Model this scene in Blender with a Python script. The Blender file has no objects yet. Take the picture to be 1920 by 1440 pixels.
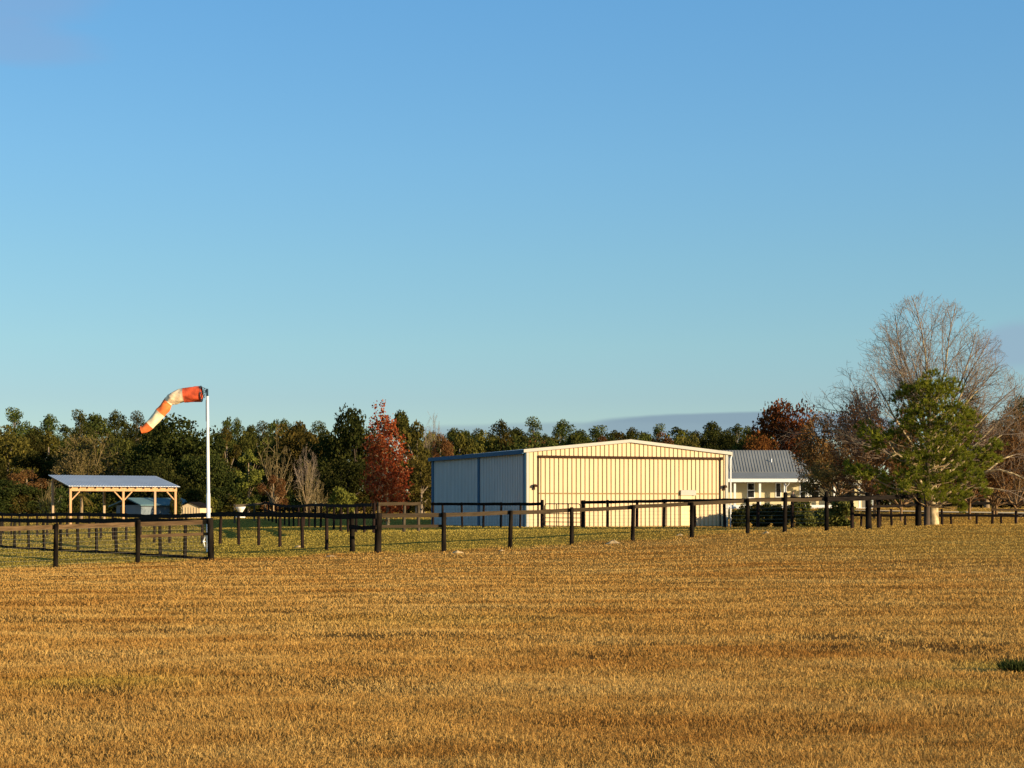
import bpy, bmesh, math, random
import numpy as np
from mathutils import Vector, Matrix

R = math.radians
C = bpy.context.scene.collection
F = 3000.0          # focal length in photo pixels
EYE = 1.9           # eye height
HY = 945.0          # photo row of the horizon
SUN_AZ, SUN_EL = 59.0, 11.0   # sun: degrees to the right of straight-behind, and elevation

# ------------------------------------------------------------------ materials
def new_mat(name):
    m = bpy.data.materials.new(name); m.use_nodes = True
    nt = m.node_tree; nt.nodes.clear()
    out = nt.nodes.new('ShaderNodeOutputMaterial')
    return m, nt, out

def N(nt, t, **kw):
    n = nt.nodes.new(t)
    for k, v in kw.items():
        if k.startswith('in_'):
            n.inputs[k[3:].replace('_', ' ')].default_value = v
        else:
            setattr(n, k, v)
    return n

def ramp(nt, stops):
    n = nt.nodes.new('ShaderNodeValToRGB')
    e = n.color_ramp.elements
    while len(e) < len(stops): e.new(0.5)
    for el, (p, c) in zip(e, stops):
        el.position = p; el.color = (*c, 1)
    return n

def paint(name, col, var=0.12, rough=0.6, scale=1.5, stretch=(1, 1, 1), metallic=0.0, bump=0.0, dirt=None, spec=0.4):
    """plain painted / weathered surface with noise variation in object space"""
    m, nt, out = new_mat(name)
    b = N(nt, 'ShaderNodeBsdfPrincipled'); b.inputs['Roughness'].default_value = rough
    b.inputs['Metallic'].default_value = metallic
    b.inputs['Specular IOR Level'].default_value = spec
    tc = N(nt, 'ShaderNodeTexCoord'); mp = N(nt, 'ShaderNodeMapping'); mp.inputs['Scale'].default_value = stretch
    nz = N(nt, 'ShaderNodeTexNoise'); nz.inputs['Scale'].default_value = scale; nz.inputs['Detail'].default_value = 6
    nt.links.new(tc.outputs['Object'], mp.inputs[0]); nt.links.new(mp.outputs[0], nz.inputs['Vector'])
    lo = tuple(max(0, c * (1 - var * 2)) for c in col); hi = tuple(min(1, c * (1 + var * 2)) for c in col)
    if dirt: lo = dirt
    rp = ramp(nt, [(0.3, lo), (0.7, hi)])
    nt.links.new(nz.outputs[0], rp.inputs[0]); nt.links.new(rp.outputs[0], b.inputs['Base Color'])
    if bump:
        bp = N(nt, 'ShaderNodeBump'); bp.inputs['Strength'].default_value = bump; bp.inputs['Distance'].default_value = 0.02
        nt.links.new(nz.outputs[0], bp.inputs['Height']); nt.links.new(bp.outputs[0], b.inputs['Normal'])
    nt.links.new(b.outputs[0], out.inputs[0])
    return m

def leafmat(name, stops, transl=0.25, huevar=0.03, valvar=0.35):
    """foliage: colour ramp over the per-leaf 'tone' attribute, some variation from tree to tree"""
    m, nt, out = new_mat(name)
    at = N(nt, 'ShaderNodeAttribute', attribute_name='tone')
    rp = ramp(nt, stops)
    nt.links.new(at.outputs['Fac'], rp.inputs[0])
    oi = N(nt, 'ShaderNodeObjectInfo')
    hs = N(nt, 'ShaderNodeHueSaturation')
    mr = N(nt, 'ShaderNodeMapRange'); mr.inputs['To Min'].default_value = 0.5 - huevar; mr.inputs['To Max'].default_value = 0.5 + huevar
    mv = N(nt, 'ShaderNodeMapRange'); mv.inputs['To Min'].default_value = 1 - valvar; mv.inputs['To Max'].default_value = 1 + valvar
    nt.links.new(oi.outputs['Random'], mr.inputs[0]); nt.links.new(oi.outputs['Random'], mv.inputs[0])
    nt.links.new(mr.outputs[0], hs.inputs['Hue']); nt.links.new(mv.outputs[0], hs.inputs['Value'])
    nt.links.new(rp.outputs[0], hs.inputs['Color'])
    d = N(nt, 'ShaderNodeBsdfDiffuse'); t = N(nt, 'ShaderNodeBsdfTranslucent'); mx = N(nt, 'ShaderNodeMixShader')
    mx.inputs[0].default_value = transl
    nt.links.new(hs.outputs[0], d.inputs[0]); nt.links.new(hs.outputs[0], t.inputs[0])
    nt.links.new(d.outputs[0], mx.inputs[1]); nt.links.new(t.outputs[0], mx.inputs[2])
    nt.links.new(mx.outputs[0], out.inputs[0])
    return m

M = {}
M['cream'] = paint('cream_metal', (0.66, 0.50, 0.30), 0.035, 0.75, 0.9, (2.5, 2.5, .35), spec=.15)
M['rib_shade'] = paint('shade_tan_rib', (0.45, 0.325, 0.175), 0.05, 0.75, 1.0, spec=.15)  # darker than the wall so the ribs' shadow lines are in the colour
M['trim_pale'] = paint('pale_trim', (0.44, 0.415, 0.35), 0.03, 0.7, 1.0, spec=.15)
M['slate'] = paint('slate_blue_metal', (0.60, 0.57, 0.54), 0.04, 0.8, 0.9, (2.5, 2.5, .35), spec=.1)
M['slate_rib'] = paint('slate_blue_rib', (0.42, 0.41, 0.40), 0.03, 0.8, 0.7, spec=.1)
M['navy'] = paint('navy_trim', (0.04, 0.10, 0.17), 0.05, 0.7, 1.0, spec=.1)
M['brown_metal'] = paint('brown_track', (0.040, 0.021, 0.010), 0.15, 0.8, 2.0, spec=.1)
M['galv'] = paint('galvanised_roof', (0.42, 0.47, 0.53), 0.05, 0.42, 0.8, metallic=0.25)
M['shelter_roof'] = paint('shelter_roof_metal', (0.43, 0.46, 0.50), 0.04, 0.5, 0.8, metallic=0.2)
M['roof_grey'] = paint('grey_house_roof', (0.20, 0.205, 0.20), 0.05, 0.7, 0.6, spec=.15)
M['roof_rib'] = paint('grey_roof_rib', (0.21, 0.21, 0.195), 0.05, 0.7, 0.6, spec=.15)
M['white'] = paint('white_paint', (0.80, 0.79, 0.74), 0.03, 0.5, 1.0)
M['post_white'] = paint('white_pole_paint', (0.82, 0.80, 0.74), 0.04, 0.4, 1.0)
M['wall_yellow'] = paint('pale_yellow_siding', (0.62, 0.52, 0.30), 0.05, 0.7, 1.0)
M['window_dark'] = paint('dark_glass', (0.015, 0.016, 0.018), 0.1, 0.08, 1.0, spec=0.6)
M['pine_timber'] = paint('fresh_pine_timber', (0.50, 0.285, 0.13), 0.10, 0.8, 2.0, (6, 6, 0.6))
M['old_timber'] = paint('grey_timber', (0.40, 0.28, 0.17), 0.12, 0.8, 2.0, (6, 6, 0.6))
M['rail_worn'] = paint('weathered_brown_board', (0.042, 0.029, 0.016), 0.25, 0.9, 2.2, (1, 1, 9), dirt=(0.035, 0.024, 0.013), spec=.1)
M['rail_tan'] = paint('sun_bleached_board', (0.105, 0.063, 0.030), 0.25, 0.9, 2.2, (1, 1, 9), dirt=(0.06, 0.036, 0.017), spec=.1)
M['rail_dark'] = paint('dark_stain_shade_board', (0.012, 0.009, 0.007), 0.3, 0.9, 2.2, (1, 1, 9), spec=.05)  # dark stain, deepened to carry the shade of rails turned from the sun
M['post_dark'] = paint('dark_stained_post', (0.0125, 0.0095, 0.0070), 0.45, 0.95, 6.0, (1, 1, 0.25), spec=.02)
M['post_red'] = paint('dark_red_brown_post', (0.017, 0.010, 0.0075), 0.3, 0.9, 6.0, (1, 1, 0.25), spec=.08)
M['post_grey'] = paint('greyed_post', (0.075, 0.056, 0.034), 0.25, 0.9, 6.0, (1, 1, 0.25), spec=.1)
M['wire'] = paint('galvanised_wire', (0.16, 0.14, 0.10), 0.05, 0.7, 1.0, spec=.1)
M['gate_metal'] = paint('dark_gate_tube', (0.028, 0.022, 0.016), 0.1, 0.6, 1.0, spec=.15)
M['concrete'] = paint('white_stone', (0.72, 0.68, 0.60), 0.06, 0.8, 3.0)
M['orange'] = paint('faded_orange_fabric', (0.80, 0.17, 0.035), 0.12, 0.8, 5.0)
M['red_orange'] = paint('red_orange_fabric', (0.62, 0.085, 0.025), 0.18, 0.8, 5.0)
M['sock_cream'] = paint('dirty_cream_fabric', (0.80, 0.66, 0.42), 0.10, 0.8, 5.0)
M['sock_worn'] = paint('torn_cream_fabric', (0.78, 0.64, 0.42), 0.10, 0.85, 5.0, dirt=(0.60, 0.40, 0.23))
M['bracket'] = paint('dark_bracket', (0.02, 0.035, 0.045), 0.1, 0.5, 1.0)
M['sand'] = paint('loose_sand', (0.44, 0.30, 0.14), 0.2, 0.95, 9.0, bump=0.6)
M['bark_pale'] = paint('mottled_pale_bark', (0.54, 0.42, 0.24), 0.12, 0.85, 5.0, (1, 1, 0.6), dirt=(0.10, 0.07, 0.03), spec=.1)
M['bark_twig'] = paint('grey_tan_twig', (0.20, 0.145, 0.10), 0.15, 0.85, 2.0)
M['bark_tan'] = paint('tan_twig', (0.25, 0.17, 0.085), 0.15, 0.85, 2.0)
M['bark_dark'] = paint('dark_bark', (0.055, 0.036, 0.022), 0.3, 0.9, 5.0, (1, 1, 0.3))
M['bark_grey'] = paint('grey_bark', (0.20, 0.15, 0.10), 0.25, 0.9, 5.0, (1, 1, 0.3))
M['skin'] = paint('skin', (0.30, 0.17, 0.11), 0.05, 0.6, 3.0)
M['cloth_dark'] = paint('dark_clothing', (0.014, 0.012, 0.013), 0.2, 0.9, 4.0)
M['grey_wall'] = paint('blue_grey_siding', (0.15, 0.18, 0.20), 0.06, 0.7, 1.0)
M['teal_roof'] = paint('teal_grey_roof', (0.10, 0.17, 0.18), 0.06, 0.5, 1.0)

M['leaf_dark'] = leafmat('dark_oak_leaf', [(0.0, (0.016, 0.021, 0.006)), (0.6, (0.052, 0.056, 0.013)), (1.0, (0.11, 0.098, 0.027))])
M['leaf_olive'] = leafmat('olive_leaf', [(0.0, (0.05, 0.047, 0.011)), (0.6, (0.125, 0.105, 0.021)), (1.0, (0.20, 0.15, 0.035))])
M['leaf_mid'] = leafmat('green_leaf', [(0.0, (0.025, 0.031, 0.008)), (0.6, (0.075, 0.074, 0.016)), (1.0, (0.135, 0.118, 0.030))])
M['leaf_light'] = leafmat('yellow_green_leaf', [(0.0, (0.055, 0.055, 0.012)), (0.6, (0.135, 0.118, 0.024)), (1.0, (0.22, 0.175, 0.04))])
M['leaf_pine'] = leafmat('pine_needle_far', [(0.0, (0.021, 0.028, 0.008)), (0.6, (0.066, 0.070, 0.016)), (1.0, (0.125, 0.112, 0.030))])
M['leaf_orange'] = leafmat('orange_red_leaf', [(0.0, (0.095, 0.018, 0.011)), (0.4, (0.27, 0.052, 0.020)), (0.75, (0.41, 0.105, 0.030)), (1.0, (0.50, 0.25, 0.10))], .35, 0.0, 0.0)
M['leaf_bush'] = leafmat('bush_leaf', [(0.0, (0.04, 0.05, 0.012)), (0.6, (0.13, 0.135, 0.03)), (1.0, (0.30, 0.26, 0.08))])
M['leaf_rust'] = leafmat('rust_brown_leaf', [(0.0, (0.05, 0.016, 0.009)), (0.5, (0.14, 0.038, 0.014)), (0.85, (0.22, 0.075, 0.02)), (1.0, (0.22, 0.12, 0.03))])
M['leaf_brown'] = leafmat('dry_brown_leaf', [(0.0, (0.07, 0.034, 0.012)), (0.5, (0.165, 0.084, 0.027)), (0.85, (0.25, 0.135, 0.045)), (1.0, (0.20, 0.15, 0.04))])
M['leaf_tan'] = leafmat('tan_twiglets', [(0.0, (0.06, 0.046, 0.016)), (0.6, (0.14, 0.105, 0.034)), (1.0, (0.22, 0.16, 0.06))])
M['needle'] = leafmat('pine_needles', [(0.0, (0.045, 0.068, 0.010)), (0.6, (0.215, 0.230, 0.024)), (1.0, (0.43, 0.385, 0.055))], 0.4, 0.0, 0.0)
M['hedge'] = leafmat('hedge_leaf', [(0.0, (0.02, 0.026, 0.008)), (0.7, (0.06, 0.07, 0.02)), (1.0, (0.16, 0.14, 0.05))])
M['frond'] = leafmat('palm_frond', [(0.0, (0.12, 0.12, 0.02)), (0.6, (0.26, 0.23, 0.04)), (1.0, (0.42, 0.30, 0.08))])
M['weed'] = leafmat('dark_weed_leaf', [(0.0, (0.016, 0.022, 0.006)), (1.0, (0.075, 0.075, 0.02))])

# ------------------------------------------------------------------ mesh helpers
def link_mesh(name, V, Fc, mat, parent=None, tone=None, extra=None, loc=None, smooth=False):
    """V (n,3); Fc: list of arrays of faces (quads and/or tris) or one array"""
    if isinstance(Fc, np.ndarray): Fc = [Fc]
    Fc = [f for f in Fc if len(f)]
    me = bpy.data.meshes.new(name)
    V = np.asarray(V, dtype=np.float32)
    me.vertices.add(len(V)); me.vertices.foreach_set('co', V.ravel())
    loops = np.concatenate([f.ravel() for f in Fc]).astype(np.int32)
    counts = np.concatenate([np.full(len(f), f.shape[1], dtype=np.int32) for f in Fc])
    starts = np.concatenate([[0], np.cumsum(counts)[:-1]]).astype(np.int32)
    me.loops.add(len(loops)); me.loops.foreach_set('vertex_index', loops)
    me.polygons.add(len(counts)); me.polygons.foreach_set('loop_start', starts)
    me.update(calc_edges=True); me.validate()
    if tone is not None:
        a = me.attributes.new('tone', 'FLOAT', 'FACE'); a.data.foreach_set('value', np.asarray(tone, np.float32))
    for k, v in (extra or {}).items():
        dom = 'POINT' if len(v) == len(V) else 'FACE'
        a = me.attributes.new(k, 'FLOAT', dom); a.data.foreach_set('value', np.asarray(v, np.float32))
    me.polygons.foreach_set('use_smooth', np.full(len(counts), bool(smooth)))
    mats = mat if isinstance(mat, (list, tuple)) else [mat]
    for mm in mats: me.materials.append(mm)
    o = bpy.data.objects.new(name, me); C.objects.link(o)
    if parent is not None: o.parent = parent
    if loc is not None: o.location = loc
    return o

class MB:
    """collects boxes, bars, tubes into ONE mesh"""
    def __init__(s): s.V = []; s.Q = []; s.T = []; s.n = 0
    def add(s, V, Q=None, T=None):
        V = np.asarray(V, float)
        if Q is not None and len(Q): s.Q.append(np.asarray(Q) + s.n)
        if T is not None and len(T): s.T.append(np.asarray(T) + s.n)
        s.V.append(V); s.n += len(V); return s
    BQ = np.array([[0, 3, 2, 1], [4, 5, 6, 7], [0, 1, 5, 4], [1, 2, 6, 5], [2, 3, 7, 6], [3, 0, 4, 7]])
    def box(s, x0, y0, z0, x1, y1, z1):
        return s.add([(x0, y0, z0), (x1, y0, z0), (x1, y1, z0), (x0, y1, z0), (x0, y0, z1), (x1, y0, z1), (x1, y1, z1), (x0, y1, z1)], s.BQ)
    def hexa(s, pts): return s.add(pts, s.BQ)      # 8 points, bottom ring then top ring
    def bar(s, a, b, w, h, up=(0, 0, 1)):
        a = Vector(a); b = Vector(b); d = (b - a).normalized(); u = Vector(up)
        sd = d.cross(u)
        if sd.length < 1e-5: sd = d.cross(Vector((0, 1, 0)))
        sd.normalize(); uu = sd.cross(d).normalized()
        pts = [p + sd * (sx * w / 2) + uu * (sz * h / 2) for p in (a, b) for sx, sz in ((-1, -1), (1, -1), (1, 1), (-1, 1))]
        return s.add([tuple(p) for p in pts], s.BQ)
    def tube(s, pts, rad, k=8, cap=True):
        pts = [Vector(p) for p in pts]; n = len(pts)
        if not hasattr(rad, '__len__'): rad = [rad] * n
        V = []; ref = None
        for i, p in enumerate(pts):
            d = (pts[min(i + 1, n - 1)] - pts[max(i - 1, 0)]).normalized()
            if ref is None:
                ref = d.cross(Vector((0, 1, 0)))
                if ref.length < 0.1: ref = d.cross(Vector((1, 0, 0)))
            ref = (ref - d * ref.dot(d)).normalized(); o = d.cross(ref)
            for j in range(k):
                t = 2 * math.pi * j / k
                V.append(p + (ref * math.cos(t) + o * math.sin(t)) * rad[i])
        Q = [(i * k + j, i * k + (j + 1) % k, (i + 1) * k + (j + 1) % k, (i + 1) * k + j) for i in range(n - 1) for j in range(k)]
        T = []
        V = [tuple(v) for v in V]
        if cap:
            for i in (0, n - 1):
                V.append(tuple(pts[i])); c = len(V) - 1
                T += [(c, i * k + j, i * k + (j + 1) % k) for j in range(k)]
        return s.add(V, Q, T)
    def build(s, name, mat, parent=None, smooth=False, tone=None):
        return link_mesh(name, np.concatenate(s.V), [np.concatenate(x) for x in (s.Q, s.T) if x], mat, parent, smooth=smooth, tone=tone)

def tag(o, label=None, cat=None, group=None, kind=None):
    if label: o['label'] = label
    if cat: o['category'] = cat
    if group: o['group'] = group
    if kind: o['kind'] = kind
    return o

def thing(name, label, cat, loc=(0, 0, 0), rz=0, group=None):
    o = bpy.data.objects.new(name, None); C.objects.link(o)
    o.location = loc; o.rotation_euler = (0, 0, rz); o.empty_display_size = 0.3
    return tag(o, label, cat, group)

def copy_thing(o, loc, rz, sc, label, group=None):
    c = o.copy(); C.objects.link(c); c.location = loc; c.rotation_euler = (0, 0, rz); c.scale = sc
    tag(c, label, None, group)
    for ch in list(o.children):
        d = ch.copy(); C.objects.link(d); d.parent = c
        for g in list(ch.children):
            e = g.copy(); C.objects.link(e); e.parent = d
    return c

# ------------------------------------------------------------------ terrain
def xat(px, Y): return (px - 960.0) * Y / F
def zat(py, Y): return EYE - (py - HY) * Y / F
CP = []
for px, py, Y in [(104, 1063, 54.9), (258, 1054.7, 57.2), (396, 1050, 57.7), (708, 1036, 60), (832, 1034.5, 60.8), (956, 1028, 63.4), (1072, 1021, 65.2),
                  (1186, 1015, 66.2), (1297, 1007, 67.2), (1402, 1000, 69.2), (1471, 997.5, 70.3), (1550, 995, 71.5), (1629, 992.5, 73), (1722, 985, 76),
                  (1750, 985, 79), (1900, 984, 80), (26, 1028, 80.4), (114, 1033, 73.8), (222, 1041, 65.2), (420, 1015, 80.4), (550, 1023, 69), (211, 1008, 93),
                  (12, 1002, 112), (440, 981, 123), (497, 975, 130), (634, 988, 100), (700, 998, 80), (785, 997, 81.5), (975, 990, 95), (1245, 988.7, 89),
                  (1359, 989, 85), (1598, 992, 75), (988, 988, 100), (1370, 987, 105), (812, 984, 117), (1100, 986, 110)]:
    CP.append((xat(px, Y), Y, zat(py, Y)))
CP += [(0, -20, 0), (-30, 0, 0), (30, 0, .1), (0, 0, 0), (-6, 20, 0), (6, 20, .03), (-3, 35, 0), (0, 45, 0), (12, 45, .22), (-12, 40, -.08), (30, 50, .6), (22, 62, .7),
       (60, 60, .7), (-34, 125, .3), (-40, 60, -.4), (-60, 100, -.1), (-70, 160, .8), (-34, 150, .75), (0, 160, .95), (60, 170, 1.3), (27, 160, 1.42), (36, 165, 1.45),
       (22, 98, .1), (30, 98, .05), (40, 100, .05), (45, 78, .75), (16, 118, .5), (24, 125, .7), (28, 140, 1.05), (45, 140, .8), (80, 120, .6), (0, 210, 1.2), (-80, 220, 1.2), (80, 220, 1.4), (-130, 120, 0.3), (130, 120, .8), (-100, 30, -.2), (100, 30, .4),
       (0, 270, 1.4), (-130, 270, 1.4), (130, 270, 1.5)]
CP = np.array(CP)
def _phi(d2): return np.sqrt(d2 + 36.0)
_d2 = ((CP[:, None, :2] - CP[None, :, :2]) ** 2).sum(-1)
_A = _phi(_d2) - 0.25 * np.eye(len(CP))
_n = len(CP)
_S = np.zeros((_n + 1, _n + 1)); _S[:_n, :_n] = _A; _S[:_n, _n] = 1; _S[_n, :_n] = 1
_w = np.linalg.solve(_S, np.concatenate([CP[:, 2], [0]]))
def ground_z(x, y):
    x = np.atleast_1d(np.asarray(x, float)); y = np.atleast_1d(np.asarray(y, float))
    xc = np.clip(x, -125, 125); yc = np.clip(y, -25, 265)
    out = np.empty(len(xc))
    for i in range(0, len(xc), 20000):
        a = np.stack([xc[i:i + 20000], yc[i:i + 20000]], -1)
        out[i:i + 20000] = _phi(((a[:, None] - CP[None, :, :2]) ** 2).sum(-1)) @ _w[:_n] + _w[_n]
    near = np.exp(-((y - 25) / 45) ** 2)
    out += near * (0.020 * np.sin(x * 0.9 + 0.5 * np.sin(y * 0.5)) * np.sin(y * 1.3 + 0.7 * np.sin(x * 0.35)) + 0.012 * np.sin(y * 3.1 + np.sin(x * 0.8) * 1.5) )
    return out
def gz(x, y): return float(ground_z(x, y)[0])
def G(px, Y): x = xat(px, Y); return Vector((x, Y, gz(x, Y)))

FX = np.array([-60, -17.9, -15.66, -13.4, -10.85, -5, -2.6, 0, 2.4, 7.5, 10.2, 20, 60.])
FYb = np.array([30, 52.6, 54.9, 57.2, 57.7, 60, 60.8, 63.4, 65.2, 67.2, 69.2, 75, 90.])
def sstep(a, b, t):
    t = np.clip((t - a) / (b - a), 0, 1); return t * t * (3 - 2 * t)
def green_amt(x, y):
    d = y - np.interp(x, FX, FYb)
    wob = 0.8 * np.sin(x * 1.3) + 0.6 * np.sin(x * 3.1 + 1) + 0.4 * np.sin(y * 2.0 + x)
    g = sstep(-1.5, 3.0, d + wob)
    g *= np.interp(x, [-30, 3, 9, 14, 60], [0.95, 0.8, 0.45, 0.12, 0.1])
    g *= np.interp(y, [0, 90, 130, 200], [1, 1, 0.75, 0.6])
    # olive tint on the crest on the right and a few weedy patches in the field
    g = np.maximum(g, 0.30 * sstep(6, 16, x) * sstep(38, 55, y))
    for (cx, cy, rx, ry, a) in [(-4.4, 17.0, .9, .8, .55), (4.2, 16.5, 1.0, .35, .4), (5.6, 18.3, .5, .6, .7), (-1.2, 26, 2.5, 1.5, .18)]:
        g = np.maximum(g, a * np.exp(-((x - cx) / rx) ** 2 - ((y - cy) / ry) ** 2))
    return g

def ppt(px, py):            # photo pixel on the near field -> ground x, y
    Y = EYE * F / (py - HY); return (xat(px, Y), Y)
RUTS = []
for line, w, a in [([(1180, 1212), (1290, 1213), (1380, 1217), (1480, 1221), (1560, 1218)], .22, .85),
                   ([(1540, 1200), (1600, 1203), (1700, 1212), (1800, 1222), (1900, 1244)], .22, .8),
                   ([(120, 1288), (190, 1300), (270, 1316)], .2, .7), ([(-30, 1332), (60, 1338), (200, 1347), (300, 1352), (420, 1354), (620, 1362)], .13, .75),
                   ([(10, 1388), (80, 1389)], .14, .7), ([(140, 1389), (190, 1388)], .13, .7), ([(1730, 1345), (1800, 1346), (1910, 1344)], .12, .7),
                   ([(560, 1392), (680, 1396)], .1, .5), ([(1500, 1332), (1560, 1336)], .1, .5), ([(300, 1165), (420, 1166)], .2, .35), ([(1640, 1070), (1700, 1071)], .6, .5),
                   ([(1800, 1075), (1860, 1076)], .6, .5), ([(60, 1160), (180, 1165)], .5, .3), ([(1590, 1150), (1640, 1151)], .3, .5), ([(440, 1286), (560, 1290)], .15, .4)]:
    p = [ppt(*q) for q in line]
    for a0, b0 in zip(p[:-1], p[1:]):
        RUTS.append((np.array(a0), np.array(b0), w * 2.0, a))
_rr = random.Random(19)
for _ in range(95):                       # thin, trampled spots of dark thatch
    py = 1055 + 385 * _rr.random() ** .8; x, y = ppt(_rr.uniform(-40, 1960), py)
    L = _rr.uniform(.15, 1.3) * (.5 + y / 40); dy = _rr.uniform(-.25, .25) * L
    RUTS.append((np.array((x - L / 2, y - dy)), np.array((x + L / 2, y + dy)), _rr.uniform(.10, .24) * (.6 + y / 40), _rr.uniform(.45, .9)))
def rut_amt(x, y):
    out = np.zeros_like(x); wv = 0.07 * np.sin(x * 5.0) + .05 * np.sin(x * 13.0 + y * 3)
    o = np.argsort(y); ys = y[o]
    for a, b, w, s in RUTS:
        i0, i1 = np.searchsorted(ys, (min(a[1], b[1]) - 3 * w - .15, max(a[1], b[1]) + 3 * w + .15))
        k = o[i0:i1]; k = k[(x[k] > min(a[0], b[0]) - 4 * w) & (x[k] < max(a[0], b[0]) + 4 * w)]
        if not len(k): continue
        d = b - a; xx, yy = x[k], y[k]
        t = np.clip(((xx - a[0]) * d[0] + (yy - a[1]) * d[1]) / (d @ d), 0, 1)
        dx = xx - a[0] - t * d[0]; dy = yy - a[1] - t * d[1] + wv[k]
        out[k] = np.maximum(out[k], s * np.exp(-(dx * dx * .6 + dy * dy) / (w * w)))
    return out

# grass colour used by the soil sheet and by the blades alike
def grass_colour(nt):
    """returns socket with the grass colour: straw / orange-brown patches, olive where 'green'"""
    geo = N(nt, 'ShaderNodeNewGeometry')
    mp = N(nt, 'ShaderNodeMapping'); mp.inputs['Scale'].default_value = (0.15, 0.42, 0.0); mp.inputs['Rotation'].default_value = (0, 0, 0.09)
    n1 = N(nt, 'ShaderNodeTexNoise'); n1.inputs['Scale'].default_value = 1.0; n1.inputs['Detail'].default_value = 5; n1.inputs['Roughness'].default_value = 0.6
    nt.links.new(geo.outputs['Position'], mp.inputs[0]); nt.links.new(mp.outputs[0], n1.inputs['Vector'])
    mp2 = N(nt, 'ShaderNodeMapping'); mp2.inputs['Scale'].default_value = (0.9, 1.6, 0.0)
    n2 = N(nt, 'ShaderNodeTexNoise'); n2.inputs['Scale'].default_value = 1.0; n2.inputs['Detail'].default_value = 4
    nt.links.new(geo.outputs['Position'], mp2.inputs[0]); nt.links.new(mp2.outputs[0], n2.inputs['Vector'])
    rp = ramp(nt, [(0.30, (0.47, 0.235, 0.058)), (0.5, (0.575, 0.340, 0.098)), (0.70, (0.63, 0.410, 0.138))])
    nt.links.new(n1.outputs[0], rp.inputs[0])
    r2 = ramp(nt, [(0.32, (0.74, 0.64, 0.55)), (0.55, (1.0, 1.0, 1.0)), (0.75, (1.12, 1.1, 1.05))])
    nt.links.new(n2.outputs[0], r2.inputs[0])
    mul = N(nt, 'ShaderNodeMix', data_type='RGBA', blend_type='MULTIPLY'); mul.inputs['Factor'].default_value = 0.8
    nt.links.new(rp.outputs[0], mul.inputs['A']); nt.links.new(r2.outputs[0], mul.inputs['B'])
    at = N(nt, 'ShaderNodeAttribute', attribute_name='green')
    rg = ramp(nt, [(0.3, (0.34, 0.275, 0.045)), (0.6, (0.48, 0.375, 0.080))])
    nt.links.new(n2.outputs[0], rg.inputs[0])
    mx = N(nt, 'ShaderNodeMix', data_type='RGBA')
    nt.links.new(at.outputs['Fac'], mx.inputs['Factor'])
    nt.links.new(mul.outputs['Result'], mx.inputs['A']); nt.links.new(rg.outputs[0], mx.inputs['B'])
    return mx.outputs['Result'], geo

def make_soil():
    m, nt, out = new_mat('grass_soil')
    col, geo = grass_colour(nt)
    n3 = N(nt, 'ShaderNodeTexNoise'); n3.inputs['Scale'].default_value = 14; n3.inputs['Detail'].default_value = 8; n3.inputs['Roughness'].default_value = 0.75
    nt.links.new(geo.outputs['Position'], n3.inputs['Vector'])
    r3 = ramp(nt, [(0.35, (0.32, 0.25, 0.19)), (0.7, (1.0, 0.95, 0.86))])
    nt.links.new(n3.outputs[0], r3.inputs[0])
    mul = N(nt, 'ShaderNodeMix', data_type='RGBA', blend_type='MULTIPLY'); mul.inputs['Factor'].default_value = 1
    nt.links.new(col, mul.inputs['A']); nt.links.new(r3.outputs[0], mul.inputs['B'])
    at = N(nt, 'ShaderNodeAttribute', attribute_name='bare')
    mx = N(nt, 'ShaderNodeMix', data_type='RGBA'); mx.inputs['B'].default_value = (0.10, 0.055, 0.025, 1)
    nt.links.new(at.outputs['Fac'], mx.inputs['Factor']); nt.links.new(mul.outputs['Result'], mx.inputs['A'])
    b = N(nt, 'ShaderNodeBsdfDiffuse'); nt.links.new(mx.outputs['Result'], b.inputs[0])
    bp = N(nt, 'ShaderNodeBump'); bp.inputs['Strength'].default_value = 1.0; bp.inputs['Distance'].default_value = 0.12
    nt.links.new(n3.outputs[0], bp.inputs['Height']); nt.links.new(bp.outputs[0], b.inputs['Normal'])
    nt.links.new(b.outputs[0], out.inputs[0])
    return m

def make_blade():
    m, nt, out = new_mat('grass_blade')
    col, geo = grass_colour(nt)
    at = N(nt, 'ShaderNodeAttribute', attribute_name='tone')
    rp = ramp(nt, [(0.0, (0.62, 0.52, 0.44)), (0.45, (0.94, 0.91, 0.86)), (0.8, (1.1, 1.1, 1.08)), (1.0, (1.4, 1.45, 1.5))])
    nt.links.new(at.outputs['Fac'], rp.inputs[0])
    mul = N(nt, 'ShaderNodeMix', data_type='RGBA', blend_type='MULTIPLY'); mul.inputs['Factor'].default_value = 1
    nt.links.new(col, mul.inputs['A']); nt.links.new(rp.outputs[0], mul.inputs['B'])
    d = N(nt, 'ShaderNodeBsdfDiffuse'); t = N(nt, 'ShaderNodeBsdfTranslucent'); mx = N(nt, 'ShaderNodeMixShader'); mx.inputs[0].default_value = 0.3
    nt.links.new(mul.outputs['Result'], d.inputs[0]); nt.links.new(mul.outputs['Result'], t.inputs[0])
    nt.links.new(d.outputs[0], mx.inputs[1]); nt.links.new(t.outputs[0], mx.inputs[2]); nt.links.new(mx.outputs[0], out.inputs[0])
    return m
M['soil'] = make_soil(); M['blade'] = make_blade()

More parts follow.
